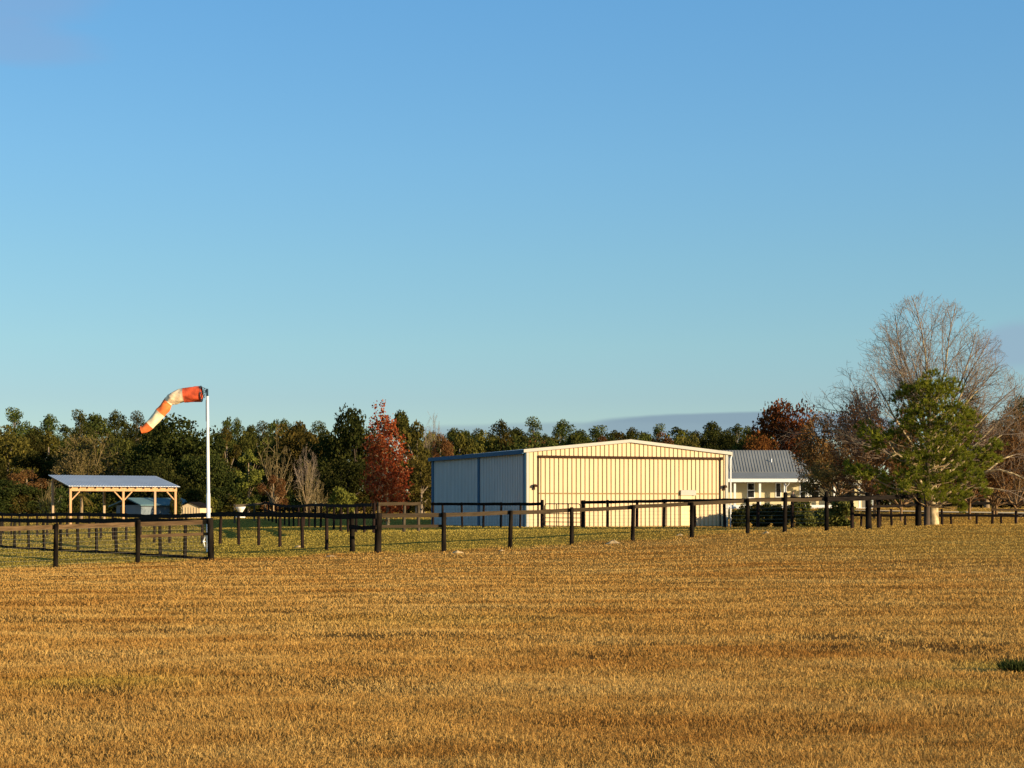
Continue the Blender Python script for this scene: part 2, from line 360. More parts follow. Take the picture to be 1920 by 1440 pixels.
def axis(lo, hi, step, far, g=1.25):
    a = list(np.arange(lo, hi + 1e-6, step)); s = step
    while a[-1] < far: s *= g; a.append(a[-1] + s)
    s = step
    while a[0] > -far: s *= g; a.insert(0, a[0] - s)
    return np.array(a)
gx = axis(-46, 46, 0.5, 3000)
gy = [y for y in axis(2, 130, 0.4, 3500) if y > -700]
gy = np.array(gy)
XX, YY = np.meshgrid(gx, gy)
ZZ = ground_z(XX.ravel(), YY.ravel())
nx, ny = len(gx), len(gy)
ii = np.arange(nx * ny).reshape(ny, nx)
Q = np.stack([ii[:-1, :-1].ravel(), ii[:-1, 1:].ravel(), ii[1:, 1:].ravel(), ii[1:, :-1].ravel()], -1)
gr = link_mesh('ground', np.stack([XX.ravel(), YY.ravel(), ZZ], -1), Q, M['soil'],
               extra={'green': green_amt(XX.ravel(), YY.ravel()), 'bare': rut_amt(XX.ravel(), YY.ravel())}, smooth=True)
tag(gr, 'dry winter pasture, straw and rust coloured, greener inside the fences', 'ground', kind='structure')

# grass blades: one uncountable mass
def grass(n, seed):
    rng = np.random.default_rng(seed)
    y0, y1 = 9.5, 190.0
    u = rng.random(n)
    Y = 1 / (1 / y0 + u * (1 / y1 - 1 / y0))
    X = (rng.random(n) * 2 - 1) * (0.335 * Y + 1.5)
    out_ = rng.random(n) < .26                     # broader, sparser sward to either side
    X = np.where(out_, np.sign(X) * (0.335 * Y + 1.5 + 10 * rng.random(n) ** 1.15), X)
    # clumping
    cl = 0.5 + 0.25 * np.sin(X * 7.1 + 2 * np.sin(Y * 3.3)) * np.sin(Y * 8.7 + 2 * np.sin(X * 4.1)) + 0.25 * np.sin(X * 2.3 + 3 * np.sin(Y * 1.1)) * np.sin(Y * 2.9 + 2.5 * np.sin(X * 1.7))
    keep = rng.random(n) < (0.72 + 0.28 * cl) * (1 - 0.9 * rut_amt(X, Y))
    X, Y, cl, out_ = X[keep], Y[keep], cl[keep], out_[keep]; n = len(X)
    Z = ground_z(X, Y)
    g = green_amt(X, Y)
    px = Y / 1600.0
    w = np.maximum(0.0055, px * 0.62) * rng.uniform(0.6, 1.3, n) * np.where(out_, 1.9, 1.0)
    h = (0.024 + 0.044 * rng.random(n) ** 1.5) * (1 - 0.35 * g) * (0.85 + 0.3 * cl)
    h = np.maximum(h, px * 1.0)
    fd = np.abs(Y - np.interp(X, FX, FYb)); edge = np.exp(-(fd / .35) ** 2) * (.5 + .5 * np.sin(X * 2.3) * np.sin(X * 5.1 + 1)); h = h * (1 + 1.6 * edge)
    tall = rng.random(n) < 0.012 + .05 * (np.sin(X * .9 + 1.3) * np.sin(Y * .7 + np.sin(X * .4)) > .8); h = np.where(tall & (Y < 55), h * 2.0, h)
    a = rng.random(n) * 2 * np.pi; lean = rng.uniform(0.25, 1.6, n)
    dx, dy = np.cos(a), np.sin(a)
    b = rng.random(n) * 2 * np.pi; wx, wy = np.cos(b) * w / 2, np.sin(b) * w / 2
    l1 = lean * 0.35 * h; l2 = lean * h
    z1 = h * 0.55; z2 = h * np.clip(1.05 - 0.38 * lean, .45, 1)
    V = np.empty((n, 5, 3))
    V[:, 0] = np.stack([X - wx, Y - wy, Z - 0.01], -1); V[:, 1] = np.stack([X + wx, Y + wy, Z - 0.01], -1)
    V[:, 2] = np.stack([X + dx * l1 + wx * .8, Y + dy * l1 + wy * .8, Z + z1], -1); V[:, 3] = np.stack([X + dx * l1 - wx * .8, Y + dy * l1 - wy * .8, Z + z1], -1)
    V[:, 4] = np.stack([X + dx * l2, Y + dy * l2, Z + z2], -1)
    k = np.arange(n)[:, None] * 5
    Qd = k + np.array([[0, 1, 2, 3]]); T = k + np.array([[3, 2, 4]])
    tone = np.clip(.52 + (rng.beta(2.2, 2.2, n) - .5) * np.interp(Y, [15, 70], [1.0, .55]) + 0.1 * (cl - .5), 0, 1)
    o = link_mesh('grass', V.reshape(-1, 3), [Qd, T], M['blade'], tone=np.concatenate([tone, tone]), extra={'green': np.concatenate([g, g])})
    return tag(o, 'short dry pasture grass covering the field and the paddocks', 'grass', kind='stuff')
grass(1620000, 5)

# sandy track far right (a sheet just above the ground)
def strip(name, pts, w, mat, lift=0.02):
    V = []; n = len(pts)
    for i, (x, y) in enumerate(pts):
        V += [(x, y - w / 2, gz(x, y - w / 2) + lift), (x, y + w / 2, gz(x, y + w / 2) + lift)]
    Qs = np.array([(2 * i, 2 * i + 2, 2 * i + 3, 2 * i + 1) for i in range(n - 1)])
    return link_mesh(name, np.array(V), Qs, mat)
M['track'] = paint('sandy_track', (0.72, 0.50, 0.24), 0.08, 0.95, 0.8)
tag(strip('sandy_track', [(x, 150 + 2 * math.sin(x * .1)) for x in np.arange(30, 90, 2.0)], 4, M['track'], 0.10), 'pale sandy track crossing the far field on the right', 'track', kind='structure')

# ------------------------------------------------------------------ fences
class Fence:
    def __init__(s, name, label, group='board fences'):
        s.root = thing(name, label, 'fence', (0, 0, 0), 0, group); s.first = True; s.rng = random.Random(hash(label) % 1000 if False else len(label) * 7)
    def _base(s, p):
        if s.first: s.root.location = p; s.o = Vector(p); s.first = False
    def post(s, p, h=1.5, r=0.075, mat='post_dark', square=False):
        p = Vector(p); s._base(p); q = p - s.o; rg = s.rng
        t = Vector((rg.uniform(-.055, .055), rg.uniform(-.04, .04), h * rg.uniform(.98, 1.03)))
        m = MB()
        if square: m.bar(q + Vector((0, 0, -.3)), q + t, r * 1.8, r * 1.8, (0, 1, 0))
        else: m.tube([q + Vector((0, 0, -.3)), q + t * .5, q + t * .97, q + t], [r * 1.05, r, r * .95, r * .8], 10)
        return m.build('post', M[mat], s.root, smooth=not square)
    def rail(s, a, b, z, hh=0.15, th=0.045, mat='rail_worn', side=0.0, zb=None):
        """a,b ground points; z height of the board's middle; side>0 puts it behind the posts"""
        a = Vector(a); b = Vector(b); s._base(a); rg = s.rng
        d = (b - a); d.z = 0; d.normalize(); nrm = Vector((-d.y, d.x, 0))
        zb = z if zb is None else zb
        e = 0.07
        a2 = a - s.o + nrm * side + Vector((0, 0, z + rg.uniform(-.012, .012))) - d * e; b2 = b - s.o + nrm * side + Vector((0, 0, zb + rg.uniform(-.012, .012))) + d * e
        mid = (a2 + b2) / 2 + Vector((0, 0, rg.uniform(-.03, .012)))
        m = MB()
        pts = [a2, (a2 + mid) / 2, mid, (mid + b2) / 2, b2]
        V = []; Qs = []
        for i, p in enumerate(pts):
            hj = hh / 2 * (1 + rg.uniform(-.06, .06))
            for sx, sz in ((-1, -1), (1, -1), (1, 1), (-1, 1)):
                V.append(tuple(p + nrm * (sx * th / 2) + Vector((0, 0, sz * hj))))
        for i in range(4):
            k = i * 4
            for j in range(4): Qs.append((k + j, k + (j + 1) % 4, k + 4 + (j + 1) % 4, k + 4 + j))
        Qs += [(3, 2, 1, 0), (16, 17, 18, 19)]
        m.add(V, Qs)
        return m.build('rail', M[mat], s.root)
    def wire(s, pts, z0, z1, dz=0.15, dx=0.15, r=0.004, side=0.06, strands_only=False, name='wire_mesh'):
        m = MB()
        for a, b in zip(pts[:-1], pts[1:]):
            a = Vector(a) - s.o; b = Vector(b) - s.o
            d = (b - a); L = d.length; dn = d.normalized(); nrm = Vector((-dn.y, dn.x, 0)) * side
            for k in range(int((z1 - z0) / dz + 1.01)):
                z = Vector((0, 0, z0 + k * dz)); m.tube([a + z + nrm, b + z + nrm], r, 3, False)
            if not strands_only:
                for k in range(1, int(L / dx)):
                    p = a + dn * (k * dx) + nrm; m.tube([p + Vector((0, 0, z0)), p + Vector((0, 0, z1))], r * .8, 3, False)
        return m.build(name, M['wire'], s.root)

def gp(x, y): return Vector((x, y, gz(x, y)))

# left front run: three panels of worn rail, wire mesh below
f = Fence('board_fence', 'worn single-rail fence with wire mesh nearest the camera at far left', 'fences of the paddocks')
pl = [gp(-20.1, 50.4), gp(-17.9, 52.6), G(104, 54.9), G(258, 57.2), G(396, 57.7)]
for p, h in zip(pl, (1.5, 1.5, 1.5, 1.5, 1.52)): f.post(p, h, 0.085 if h < 1.52 else 0.115)
for i, (a, b) in enumerate(zip(pl[:-1], pl[1:])): f.rail(a, b, 1.36, .15, .045, 'rail_tan', .11)
f.rail(pl[3], pl[4], .93, .11, .045, 'rail_tan', .11)
f.wire(pl, .08, 1.28, .15, .15, .0038, .09)

# side run receding to the left from the corner post
f = Fence('board_fence', 'dark-railed mesh fence receding left from the windsock corner, with a low base board', 'fences of the paddocks')
cx0, cy0, cx1, cy1 = -10.85, 57.7, -25.0, 80.4
cpts = [gp(cx0 + (cx1 - cx0) * t / 10, cy0 + (cy1 - cy0) * t / 10) for t in range(1, 14)]
for p in cpts: f.post(p, 1.47, .07, 'post_dark')
cc = [G(396, 57.7)] + cpts
for a, b in zip(cc[:-1], cc[1:]):
    f.rail(a, b, 1.40, .19, .045, 'rail_dark', .1)
    f.rail(a, b, .06, .10, .04, 'rail_dark', .1)
f.wire(cc, .14, 1.3, .15, .17, .0038, .08)

# long dark run from far left to the gate corner
f = Fence('board_fence', 'long black single-rail fence running from far left past the shelter to the thick corner post', 'fences of the paddocks')
b0, b1 = Vector((-38.5, 117.5, 0)), Vector((-6.15, 61.7, 0))
bp = []
for t in np.linspace(0, 1, 27):
    q = b0.lerp(b1, t); bp.append(gp(q.x, q.y))
for p in bp[:-1]: f.post(p, 1.47, .07, 'post_red')
f.post(bp[-1], 1.5, .10, 'post_dark')
bc = G(708, 60)
for a, b in zip(bp, bp[1:] + [bc]): f.rail(a, b, 1.38, .20, .045, 'rail_dark', -.1)
f.rail(bp[-1], bc, .96, .15, .045, 'rail_dark', -.1)

# front run to the right, in front of the hangar
f = Fence('board_fence', 'weathered front fence crossing before the hangar towards the pine', 'fences of the paddocks')
apx = [(708, 60, 1.5, .13), (832, 60.8, 1.5, .09), (956, 63.4, 1.5, .085), (1072, 65.2, 1.5, .085), (1186, 66.2, 1.5, .085), (1297, 67.2, 1.5, .09),
       (1402, 69.2, 1.5, .085), (1471, 70.3, 1.72, .095), (1550, 71.5, 1.76, .095), (1629, 73, 1.62, .14), (1722, 76, 1.6, .15)]
ap = [G(px, Y) for px, Y, h, r in apx]
for p, (px, Y, h, r) in zip(ap, apx): f.post(p, h, r, 'post_dark')
for i, (a, b) in enumerate(zip(ap[:-1], ap[1:])):
    dark = i >= 8  # shaded end of the run, its shade held in the darker board
    f.rail(a, b, 1.40 if i < 6 else 1.42, .155 if not dark else .2, .045, 'rail_dark' if dark else 'rail_worn', .12 if not dark else -.12)
f.rail(ap[0], ap[1], .98, .11, .045, 'rail_worn', .12)
f.rail(ap[9], ap[10], 1.02, .11, .045, 'rail_dark', -.12)

# back run directly before the hangar, with the gate gap
f = Fence('board_fence', 'dark back fence along the foot of the hangar left of the tube gate', 'fences of the paddocks')
hl = [G(px, Y) for px, Y in [(812, 99.5), (830, 98.6), (867, 97.6), (906, 96.6), (939, 95.8), (975, 95), (1017, 94)]]
for i, p in enumerate(hl): f.post(p, 1.5 if i < 6 else 1.62, .065 if i < 6 else .10, 'post_red')
for a, b in zip(hl[:-1], hl[1:]): f.rail(a, b, 1.42, .17, .045, 'rail_dark', -.09)
f.wire(hl[1:], .1, 1.25, .2, .25, .004, .05)
f = Fence('board_fence', 'dark back fence from the tube gate past the hangar door to the hedge', 'fences of the paddocks')
hr = [G(px, Y) for px, Y in [(1093, 92.2), (1139, 91.3), (1194, 90), (1245, 88.9), (1303, 87.2), (1359, 85), (1421, 83), (1485, 80), (1550, 77.5), (1598, 75), (1648, 74.5)]]
for i, p in enumerate(hr): f.post(p, 1.55, .085 if i else .11, 'post_red')
for i, (a, b) in enumerate(zip(hr[:-1], hr[1:])): f.rail(a, b, 1.46, .17, .045, 'rail_dark', -.1)
f.wire(hr[:6], .1, 1.25, .2, .25, .004, .05)
f.wire(hr[5:9], .25, 1.2, .19, .3, .008, .05, True, 'wire_strand')

# tube gate
a, b = hl[-1], hr[0]
g = thing('field_gate', 'metal tube gate with rounded corners standing between two fence posts before the hangar', 'gate', a)
d = (b - a); L = math.hypot(d.x, d.y); dn = Vector((d.x / L, d.y / L, 0))
o0 = dn * .16; W = L - .34
def gpt(u, z): return o0 + dn * u + Vector((0, 0, z))
fr = MB(); r_ = .14
outline = [(0, .12), (0, 1.42 - r_), (r_ * .3, 1.42 - r_ * .3), (r_, 1.42), (W - r_, 1.42), (W - r_ * .3, 1.42 - r_ * .3), (W, 1.42 - r_), (W, .12), (0, .12)]
fr.tube([gpt(*q) for q in outline], .028, 8); fr.build('gate_frame', M['gate_metal'], g, True)
for z in (.36, .60, .84, 1.08): MB().tube([gpt(0, z), gpt(W, z)], .02, 6).build('gate_bar', M['gate_metal'], g, True)
for u in (W * .34, W * .67): MB().tube([gpt(u, .12) + Vector((.0, -.03, 0)), gpt(u, 1.42) + Vector((0, -.03, 0))], .026, 6).build('gate_upright', M['gate_metal'], g, True)

# middle paddock fences
f = Fence('board_fence', 'sunlit grey fence panel behind the white birdbath', 'fences of the paddocks')
q = [G(440, 123), G(477, 127), G(497, 130)]
for p in q: f.post(p, 1.42, .07, 'post_grey')
for a, b in zip(q[:-1], q[1:]): f.rail(a, b, 1.34, .2, .045, 'post_grey', -.09)
f = Fence('board_fence', 'dark middle fence receding before the bare shrubs', 'fences of the paddocks')
q = []
for t in np.linspace(0, 1, 20):
    x = -20.06 + (-6.93 + 20.06) * t; y = 130 + (80 - 130) * t; q.append(gp(x, y))
for p in q: f.post(p, 1.5, .07, 'post_red')
for a, b in zip(q[:-1], q[1:]): f.rail(a, b, 1.42, .17, .045, 'rail_dark', -.09); f.rail(a, b, .85, .13, .045, 'rail_dark', -.09)
f = Fence('board_fence', 'short weathered fence at the foot of the red-leaved tree', 'fences of the paddocks')
q = [G(700, 80), G(757, 81), G(785, 81.6)]
q[0] = q[0] + Vector((.25, .1, 0)); q[0].z = gz(q[0].x, q[0].y)
for p in q: f.post(p, 1.5, .08, 'post_grey')
for a, b in zip(q[:-1], q[1:]): f.rail(a, b, 1.43, .16, .045, 'rail_worn', -.1)
# right far fence beyond the crest
f = Fence('board_fence', 'low dark fence beyond the crest behind the pine trunk', 'fences of the paddocks')
fpx = [(1560, 104), (1614, 102), (1650, 101.5), (1697, 101), (1740, 100.6), (1784, 100.2), (1831, 99.8), (1878, 99.4), (1925, 99), (1972, 98.6)]
q = [G(px, Y) for px, Y in fpx]
zt = 1.2
for p in q: f.post(p, zt + .07 - p.z, .075, 'post_red')
for a, b in zip(q[:-1], q[1:]): f.rail(a, b, zt - a.z, .17, .045, 'rail_dark', -.1, zt - b.z)
f = Fence('board_fence', 'taller posts with one sun-bleached top rail at the right edge', 'fences of the paddocks')
q = [G(px, Y) for px, Y in [(1672, 106), (1767, 105), (1860, 104), (1904, 103.6), (1960, 103)]]
for p in q: f.post(p, 1.56 - p.z, .085, 'post_red')
for a, b in zip(q[2:-1], q[3:]): f.rail(a, b, 1.53 - a.z, .14, .05, 'rail_tan', -.12, 1.53 - b.z)
f = Fence('board_fence', 'faint distant fence along the shaded trees at the right edge', 'fences of the paddocks')
q = [gp(x, 186) for x in np.arange(48, 80, 4.0)]
for p in q: f.post(p, 1.2, .08, 'post_grey')
for a, b in zip(q[:-1], q[1:]): f.rail(a, b, 1.15, .2, .05, 'rail_worn', -.1); f.rail(a, b, .6, .3, .05, 'rail_dark', -.1)

# ------------------------------------------------------------------ hangar
ha = math.atan2(1150, 3000)
hb = Vector((0.933, 100.0, 0.44))
hg = thing('hangar', 'cream metal aircraft hangar with wide bifold door and slate blue side', 'hangar', hb, ha)
W, L, H, RH = 14.15, 18.8, 4.87, 0.70
def roofz(x): return H + RH * (1 - abs(x - W / 2) / (W / 2))
D0, D1, DH = 0.72, 13.62, 4.42
m = MB()      # front wall round the door opening
m.hexa([(0.06, 0, -.4), (D0, 0, -.4), (D0, .12, -.4), (0.06, .12, -.4), (0.06, 0, roofz(.06) - .12), (D0, 0, roofz(D0) - .12), (D0, .12, roofz(D0) - .12), (0.06, .12, roofz(.06) - .12)])
m.hexa([(D1, 0, -.4), (W - .06, 0, -.4), (W - .06, .12, -.4), (D1, .12, -.4), (D1, 0, roofz(D1) - .12), (W - .06, 0, roofz(W - .06) - .12), (W - .06, .12, roofz(W - .06) - .12), (D1, .12, roofz(D1) - .12)])
for xa, xb in ((D0, W / 2), (W / 2, D1)):
    m.hexa([(xa, 0, DH), (xb, 0, DH), (xb, .12, DH), (xa, .12, DH), (xa, 0, roofz(xa) - .12), (xb, 0, roofz(xb) - .12), (xb, .12, roofz(xb) - .12), (xa, .12, roofz(xa) - .12)])
fw = m.build('front_wall', M['cream'], hg)
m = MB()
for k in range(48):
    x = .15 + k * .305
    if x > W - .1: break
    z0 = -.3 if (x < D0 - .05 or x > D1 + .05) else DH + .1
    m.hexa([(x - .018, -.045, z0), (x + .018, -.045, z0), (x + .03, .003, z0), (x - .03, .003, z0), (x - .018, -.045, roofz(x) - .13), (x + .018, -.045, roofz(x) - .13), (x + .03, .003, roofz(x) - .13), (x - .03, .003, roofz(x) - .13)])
m.build('wall_ribs', M['rib_shade'], fw)
dr = MB().box(D0 + .08, .03, 2.16, D1 - .04, .1, DH - .02).box(D0 + .08, .028, 0.02, D1 - .04, .1, 2.10).build('hangar_door', M['cream'], hg)
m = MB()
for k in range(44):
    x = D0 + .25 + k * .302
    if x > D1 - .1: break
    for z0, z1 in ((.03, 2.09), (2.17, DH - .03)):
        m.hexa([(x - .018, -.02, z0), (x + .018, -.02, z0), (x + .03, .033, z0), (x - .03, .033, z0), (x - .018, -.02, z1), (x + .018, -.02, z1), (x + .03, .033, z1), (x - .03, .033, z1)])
m.build('door_ribs', M['rib_shade'], dr)
MB().box(D0 + .08, .01, 2.085, D1 - .04, .09, 2.165).build('door_seam', paint('door_seam_tan', (.26, .17, .075), .1, .8, spec=.1), dr)
MB().box(D0 + .02, -.10, DH - .06, D1 + .02, .0, DH + .09).box(D1 - .02, -.15, DH - .08, D1 + .12, -.003, DH + .11).build('door_track', M['brown_metal'], hg)
MB().box(D0 - .01, -.04, -.3, D0 + .08, .02, DH - .06).build('door_jamb', M['brown_metal'], hg)
MB().box(D1 - .05, -.04, -.3, D1 + .03, .02, DH - .08).build('door_jamb', M['brown_metal'], hg)
# walk-through door with a white hood over it
wd = MB().box(10.72, -.05, .05, 11.5, .02, 2.0).build('walk_door', paint('pale_yellow_door', (0.80, 0.64, 0.33), .03, .7, spec=.15), hg)
MB().box(11.36, -.08, .95, 11.42, -.05, 1.08).build('handle', M['brown_metal'], wd)
MB().box(10.68, -.14, 2.02, 11.78, .02, 2.30).tube([(10.70, -.06, 2.30), (11.76, -.06, 2.30)], .07, 8).build('door_hood', M['trim_pale'], hg)
# side, back walls
m = MB().box(-.06, .06, -.4, .06, L - .06, H - .1); sw = m.build('side_wall', M['slate'], hg)
m = MB()
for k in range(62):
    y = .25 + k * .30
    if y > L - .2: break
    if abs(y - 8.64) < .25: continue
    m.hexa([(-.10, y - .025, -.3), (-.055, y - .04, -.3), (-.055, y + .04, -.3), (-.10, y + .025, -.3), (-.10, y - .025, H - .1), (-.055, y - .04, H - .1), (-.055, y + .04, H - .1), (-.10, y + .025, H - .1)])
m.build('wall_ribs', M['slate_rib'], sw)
MB().box(W - .06, .12, -.4, W + .06, L, H - .1).build('side_wall', M['slate'], hg)
m = MB()
for xa, xb in ((.06, W / 2), (W / 2, W - .06)):
    m.hexa([(xa, L - .1, -.4), (xb, L - .1, -.4), (xb, L, -.4), (xa, L, -.4), (xa, L - .1, roofz(xa) - .12), (xb, L - .1, roofz(xb) - .12), (xb, L, roofz(xb) - .12), (xa, L, roofz(xa) - .12)])
m.build('back_wall', M['slate'], hg)
for y0, y1 in ((.0, .30), (8.46, 8.82), (L - .42, L + .02)): MB().box(-.13, y0, -.4, -.061, y1, H - .12).build('wall_trim', M['navy'], hg)
m = MB()
for xa, xb in ((-.25, W / 2), (W / 2, W + .25)):
    za, zb = roofz(xa), roofz(xb)
    m.hexa([(xa, -.1, za - .1), (xb, -.1, zb - .1), (xb, L + .15, zb - .1), (xa, L + .15, za - .1), (xa, -.1, za), (xb, -.1, zb), (xb, L + .15, zb), (xa, L + .15, za)])
m.build('roof', M['galv'], hg)
MB().box(-.34, -.08, H - .28, -.252, L + .15, H - .02).build('eave_gutter', M['navy'], hg)
MB().box(W + .252, -.08, H - .28, W + .34, L + .15, H - .02).build('eave_gutter', M['trim_pale'], hg)
m = MB()
for xa, xb in ((-.27, W / 2), (W / 2, W + .27)):
    za, zb = roofz(xa), roofz(xb)
    m.hexa([(xa, -.17, za - .17), (xb, -.17, zb - .17), (xb, -.103, zb - .17), (xa, -.103, za - .17), (xa, -.17, za + .03), (xb, -.17, zb + .03), (xb, -.103, zb + .03), (xa, -.103, za + .03)])
m.build('gable_trim', M['trim_pale'], hg)
MB().box(-.05, -.06, -.4, .12, -.003, H - .15).build('corner_trim', M['trim_pale'], hg)
MB().box(W - .16, -.06, -.4, W + .02, -.003, H - .15).build('corner_trim', M['trim_pale'], hg)
MB().tube([(W + .18, -.1, -.4), (W + .18, -.1, H - .45), (W + .29, -.02, H - .25)], .05, 8).build('downspout', M['white'], hg)
for x in (.45, 13.86):
    lm = MB().box(x - .06, -.10, 2.35, x + .06, -.005, 2.62).build('wall_lamp', M['brown_metal'], hg)
    MB().hexa([(x - .05, -.30, 2.52), (x + .12, -.30, 2.52), (x + .12, -.10, 2.55), (x - .05, -.10, 2.55), (x - .05, -.26, 2.66), (x + .12, -.26, 2.66), (x + .12, -.10, 2.70), (x - .05, -.10, 2.70)]).build('lamp_shade', M['brown_metal'], lm)

# ------------------------------------------------------------------ windsock and pole
wy = 66.0
wp = G(391, wy); s_ = wy / F
ws = thing('windsock', 'faded orange and cream windsock drooping from a tall white pole', 'windsock', wp)
def wl(px, py, dy=0): return Vector(((px - 391) * s_, dy, zat(py, wy) - wp.z))
MB().tube([wl(391, 1036), wl(390.6, 925)], [.085, .08], 14).tube([wl(390.6, 925), wl(389, 743)], [.066, .055], 14).build('pole', M['post_white'], ws, True)
MB().tube([wl(386.7, 790, .04), wl(386.5, 750, .04)], .025, 8).build('halyard_tube', M['brown_metal'], ws, True)
MB().tube([wl(388.6, 745), wl(388.4, 729)], .045, 8).build('swivel_bracket', M['bracket'], ws, True)
for pts in ([(386, 1003), (381, 1015), (385, 1028)],):
    MB().tube([wl(*p) for p in pts], .03, 8).tube([wl(381, 1015), wl(390, 1016)], .025, 8).build('base_brace', M['post_white'], ws, True)
path = [(377.5, 738.5), (368, 739), (356, 740), (344, 741), (338, 742.5), (330, 745), (322, 749.5), (316, 755), (311.5, 761), (307, 767), (301, 774), (295, 781), (288, 789), (281, 797), (272, 804.5), (265, 808.5 - 2)]
prad = [14, 13.8, 13.2, 12.6, 12.2, 11.8, 11.4, 9.2, 9.8, 9.6, 9.4, 9.2, 8.6, 8.0, 7.4, 6.6]
K = 40; SUB = 4
t0 = np.arange(len(path)); t1 = np.arange((len(path) - 1) * SUB + 1) / SUB
pX = np.interp(t1, t0, [p[0] for p in path]); pY = np.interp(t1, t0, [p[1] for p in path]); pR = np.interp(t1, t0, prad)
ker = np.ones(5) / 5
for arr in (pX, pY): arr[2:-2] = np.convolve(arr, ker, 'valid')
rings = []
for i, tt in enumerate(t1):
    d = np.array([pX[min(i + 1, len(t1) - 1)] - pX[max(i - 1, 0)], pY[min(i + 1, len(t1) - 1)] - pY[max(i - 1, 0)]]); d /= np.linalg.norm(d); nrm = np.array([-d[1], d[0]])
    bend = math.exp(-((tt - 6.8) / 1.1) ** 2); hem = min(abs(tt - h_) for h_ in (0, 3, 7, 10, 13, 15))
    ring = []
    for k in range(K):
        t = 2 * math.pi * k / K
        rr = 1.06 * pR[i] * (1 + .035 * math.sin(5 * t + tt * 1.7) + .035 * math.sin(3 * t - tt * 2.3) + (.012 + .035 * bend) * math.sin(9 * t + tt * 6.0) + .05 * bend * math.sin(tt * 9 + 2 * t))
        rr *= (1 - .2 * bend * (math.sin(t) < 0)) * (1.035 if hem < .13 else 1.0)
        c, sn = math.cos(t), math.sin(t)
        ring.append(tuple(wl(pX[i] + nrm[0] * rr * sn, pY[i] + nrm[1] * rr * sn, c * rr * s_ * .95)))
    rings.append(ring)
bands = [(0, 3 * SUB, 'red_orange'), (3 * SUB, 7 * SUB, 'sock_worn'), (7 * SUB, 10 * SUB, 'orange'), (10 * SUB, 13 * SUB, 'sock_cream'), (13 * SUB, 15 * SUB, 'orange')]
for a, b, mt in bands:
    V = []; Qs = []
    for i in range(a, b + 1): V += rings[i]
    for i in range(b - a):
        for k in range(K): Qs.append((i * K + k, i * K + (k + 1) % K, (i + 1) * K + (k + 1) % K, (i + 1) * K + k))
    sb = link_mesh('sock_band', np.array(V), np.array(Qs), M[mt], ws, smooth=True)
    if mt == 'sock_worn': sb['label'] = 'dirty torn cream band of the sock'
hp = [wl(377.5 + .5 * math.sin(t), 738.5 + 14.6 * math.sin(t), 14.6 * s_ * math.cos(t)) for t in np.linspace(0, 2 * math.pi, 25)]
m = MB().tube(hp, .02, 6, False)
for q in (wl(377.5, 725), wl(377.5, 752), wl(377.5, 738, .3), wl(377.5, 738, -.3)): m.tube([q, wl(388.4, 730 if q.z > 6 else 742)], .012, 5)
hp2 = [wl(383, 737 + 9 * math.sin(t), 9 * s_ * math.cos(t)) for t in np.linspace(0, 2 * math.pi, 17)]
m.tube(hp2, .012, 5, False)
m.build('hoop_frame', M['bracket'], ws, True)

# ------------------------------------------------------------------ timber shelter
sa = math.atan2(.515, .857)
sb_ = Vector((-34.5, 125, 0.30)); shl = thing('open_shelter', 'open timber shelter with blue-grey metal roof behind the left paddock', 'shelter', sb_, sa)
EW, ED = 8.49, 5.1
zf, zb = 2.93 - .30, 3.75 - .30
for u in (0, 4.2, EW):
    MB().box(u - .085, -.085, -.4, u + .085, .085, zf).build('post', M['pine_timber'], shl)
    MB().box(u - .085, ED - .085, -.4, u + .085, ED + .085, zb).build('post', M['old_timber'], shl)
MB().box(-.1, -.13, zf - .02, EW + .1, -.09, zf + .26).box(-.1, .09, zf - .02, EW + .1, .13, zf + .26).build('front_beam', M['pine_timber'], shl)
MB().box(-.1, ED - .13, zb, EW + .1, ED - .09, zb + .26).build('back_beam', M['old_timber'], shl)
for u, ss in ((0, (1,)), (4.2, (-1, 1)), (EW, (-1,))):
    for s in ss: MB().bar((u + s * .07, 0, zf - .72), (u + s * .72, 0, zf - .04), .09, .12, (0, 1, 0)).build('knee_brace', M['pine_timber'], shl)
for k in range(14):
    u = .05 + k * (EW - .1) / 13
    MB().bar((u, -.35, zf + .26), (u, ED + .4, zb + .36), .045, .14).build('rafter', M['pine_timber'], shl)
def rfz(v): return zf + .36 + (zb - zf + .10) * (v + .35) / (ED + .75)
m = MB()
n_ = 40
for k in range(n_):
    u0 = -.25 + k * (EW + .5) / n_; u1 = u0 + (EW + .5) / n_; um = u0 + .06
    for xa, xb, dz in ((u0, um, .022), (um, u1, .0)):
        m.hexa([(xa, -.45, rfz(-.45)), (xb, -.45, rfz(-.45)), (xb, ED + .45, rfz(ED + .45)), (xa, ED + .45, rfz(ED + .45)),
                (xa, -.45, rfz(-.45) + .03 + dz), (xb, -.45, rfz(-.45) + .03 + dz), (xb, ED + .45, rfz(ED + .45) + .03 + dz), (xa, ED + .45, rfz(ED + .45) + .03 + dz)])
m.build('roof', M['shelter_roof'], shl)

